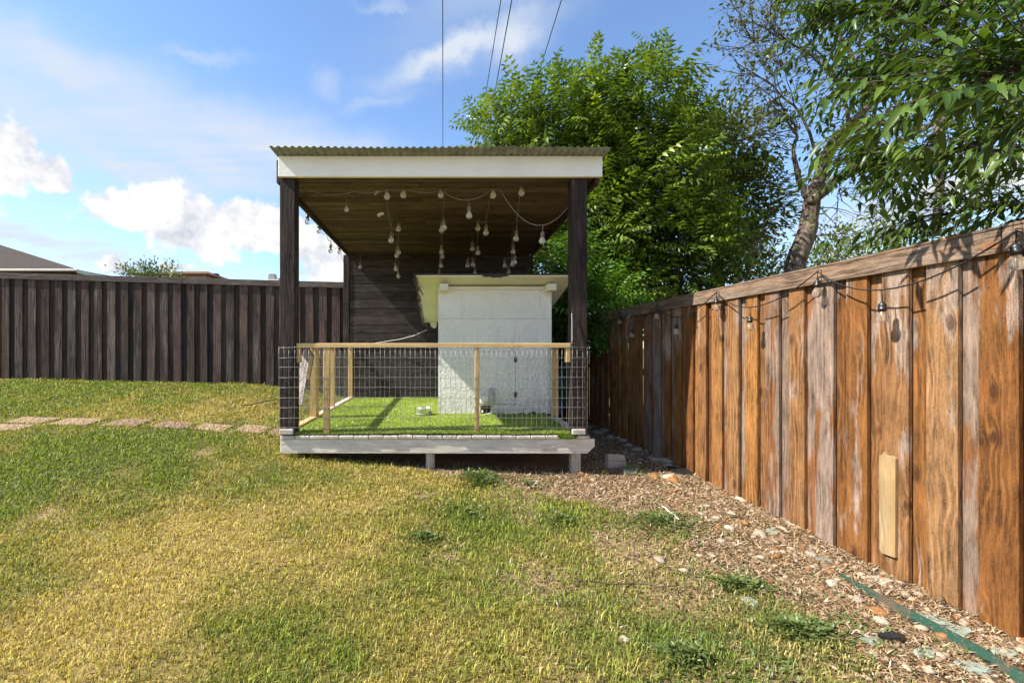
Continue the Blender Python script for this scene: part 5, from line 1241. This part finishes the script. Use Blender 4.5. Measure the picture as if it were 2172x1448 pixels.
# ------------------------------------------------------------------ houses beyond the old fence
def houses():
    G = 'houses beyond the dark fence'
    H = empty('neighbour_house', (-16, 15, 0)); tag(H, 'brown hip-roofed house with pale eaves rising behind the dark fence', 'house', G); o0 = H.location
    e = 12.0; zE = CAMZ+(CY-571)/FPX*e; xr = P(165, 571, e).x
    ridge = P(-60, 500, e+3.2)
    def loc(ob): ob.location = Vector(ob.location)-o0; ob.parent = H; return ob
    ap = P(-60, 500, e+1.2)
    A = [(-22, e, zE), (xr, e, zE), (xr-.9, e+2.4, zE), (-22, e+2.4, zE), (-22, ap.y, ap.z), (ap.x, ap.y, ap.z)]
    B = [(x, y, z-.05) for x, y, z in A[:4]]
    rf = loc(MB().add(A+B, [(0, 1, 5, 4), (1, 2, 5), (2, 3, 4, 5), (3, 0, 4), (0, 6, 7, 1), (1, 7, 8, 2), (2, 8, 9, 3), (3, 9, 6, 0), (6, 9, 8, 7)]).obj('roof', M['roofing']))
    loc(MB().box(-21.5, xr-1.3, e+.3, e+2.1, .3, zE-.052).obj('wall', M['house_wall']))
    loc(boxobj('gutter', M['gutter'], None, -21.9, xr+.02, e-.06, e-.005, zE-.055, zE+.0, .01))
    C_ = empty('carport', (P(195, 580, 11).x, 11.5, .5)); tag(C_, 'low corrugated carport roof attached beside the brown hip-roofed house', 'carport'); o1 = C_.location
    a, b2 = P(163, 573, 11.2), P(228, 585, 11.2); n = 56; xs = np.linspace(a.x, b2.x, n); vs = []
    for y in (11.2, 12.6):
        for i, x in enumerate(xs): vs.append((x-o1.x, y-o1.y, a.z+(b2.z-a.z)*i/(n-1)+.02*math.sin(i*1.6)-o1.z))
    vs2 = [(x, y, z-.07) for x, y, z in vs]
    MB().add(vs+vs2, [(i, i+1, n+i+1, n+i) for i in range(n-1)]+[(2*n+i, 3*n+i, 3*n+i+1, 2*n+i+1) for i in range(n-1)]+[(i, 2*n+i, 2*n+i+1, i+1) for i in range(n-1)]).obj('roof_sheet', M['galv'], C_)
    for x in (a.x+.1, b2.x-.1): boxobj('post', M['house_wall'], C_, x-o1.x-.05, x-o1.x+.05, -.2, -.1, -.2, (a.z if x < -9 else b2.z)-o1.z-.1, .0)
    boxobj('beam', M['house_wall'], C_, a.x-o1.x, b2.x-o1.x, -.25, -.2, b2.z-o1.z-.32, b2.z-o1.z-.06, 0)
    # far red roof
    H2 = empty('neighbour_house', (-13.7, 27, 0)); tag(H2, 'distant house whose reddish roof peak barely shows over the dark fence', 'house', G); o0 = H2.location
    d = 25; pk = P(430, 575, d); l, r = P(350, 598, d), P(500, 598, d)
    A = [(l.x, d-3, l.z), (r.x, d-3, l.z), (r.x, d+3, l.z), (l.x, d+3, l.z), (pk.x-.8, d, pk.z), (pk.x+.25, d, pk.z)]; B = [(x, y, z-.06) for x, y, z in A[:4]]
    MB().add([Vector(v)-o0 for v in A+B], [(0, 1, 5, 4), (1, 2, 5), (2, 3, 4, 5), (3, 0, 4), (0, 6, 7, 1), (1, 7, 8, 2), (2, 8, 9, 3), (3, 9, 6, 0), (6, 9, 8, 7)]).obj('roof', M['roofing_red'], H2)
    MB().box(l.x+.4-o0.x, r.x-.4-o0.x, d-2.6-o0.y, d+2.6-o0.y, .2, l.z-.062).obj('wall', M['house_wall_pale'], H2)
    v = P(456, 583, d-1.2); MB().lathe([(0, 0), (.14, 0), (.16, .25), (.24, .30), (.20, .42), (0, .45)], 10).obj('roof_vent', M['house_wall'], H2, (v.x-o0.x, v.y-o0.y, v.z-.35-o0.z), 0, True)
    # house with chimney cap
    H3 = empty('neighbour_house', (-5.5, 18, 0)); tag(H3, 'house hidden behind the dark fence but for its boxy grey chimney cap', 'house', G); o0 = H3.location
    d = 16; zE = P(575, 612, d-1.5).z; A = [(-9.5, d-1.5, zE), (-2.5, d-1.5, zE), (-2.5, d+4, zE), (-9.5, d+4, zE), (-8, d+1.2, zE+.45), (-4, d+1.2, zE+.45)]; B = [(x, y, z-.06) for x, y, z in A[:4]]
    rf = MB().add([Vector(v)-o0 for v in A+B], [(0, 1, 5, 4), (1, 2, 5), (2, 3, 4, 5), (3, 0, 4), (0, 6, 7, 1), (1, 7, 8, 2), (2, 8, 9, 3), (3, 9, 6, 0), (6, 9, 8, 7)]).obj('roof', M['roofing'], H3)
    MB().box(-9.1-o0.x, -2.9-o0.x, d-1.1-o0.y, d+3.6-o0.y, .2, zE-.062).obj('wall', M['house_wall_pale'], H3)
    a, b2, c = P(566, 591, d), P(581, 579, d), P(560, 600, d)
    boxobj('chimney_base', M['gutter'], rf, P(559, 0, d).x-o0.x, P(591, 0, d).x-o0.x, d-o0.y, d+.5-o0.y, zE+.05, P(0, 593, d).z, .01)
    pts = [(P(565, 0, d).x-o0.x, P(0, 592, d).z), (P(582, 0, d).x-o0.x, P(0, 592, d).z), (P(579, 0, d).x-o0.x, P(0, 579, d).z), (P(567, 0, d).x-o0.x, P(0, 579, d).z)]
    MB().prism(pts, 'y', d+.1-o0.y, d+.35-o0.y).obj('chimney_cap', M['grey_box'], rf, (0, 0, 0), .01)
    boxobj('flue', M['grey_box'], rf, P(584, 0, d).x-o0.x, P(589, 0, d).x-o0.x, d+.1-o0.y, d+.3-o0.y, P(0, 594, d).z, P(0, 588, d).z, .01)
houses()

# ------------------------------------------------------------------ overhead power lines, running away from the viewer
def power_lines():
    for k, (xt, xh, hz, r, lab) in enumerate(((939, 940, 7.0, .010, 'overhead wire passing straight above the shelter roof'), (1062, 943, 7.4, .010, 'overhead wire, first of the close pair above the feathery tree'),
                                      (1085, 950, 7.4, .012, 'overhead wire, second of the close pair above the feathery tree'), (1190, 960, 7.0, .010, 'overhead wire by itself crossing over the feathery tree top'))):
        x0 = (xt-xh)/738*hz; pts = []
        for y in np.linspace(-25, 70, 40):
            sag = .0009*(y-22)**2-.0009*22**2
            pts.append((x0+(xh-CX)/FPX*y, y, CAMZ+hz+sag*.12))
        tag(MB().tube(pts, r, 6).obj('power_line', M['power_wire'], None, (0, 0, 0), 0, True), lab, 'power line', 'overhead wires')
power_lines()
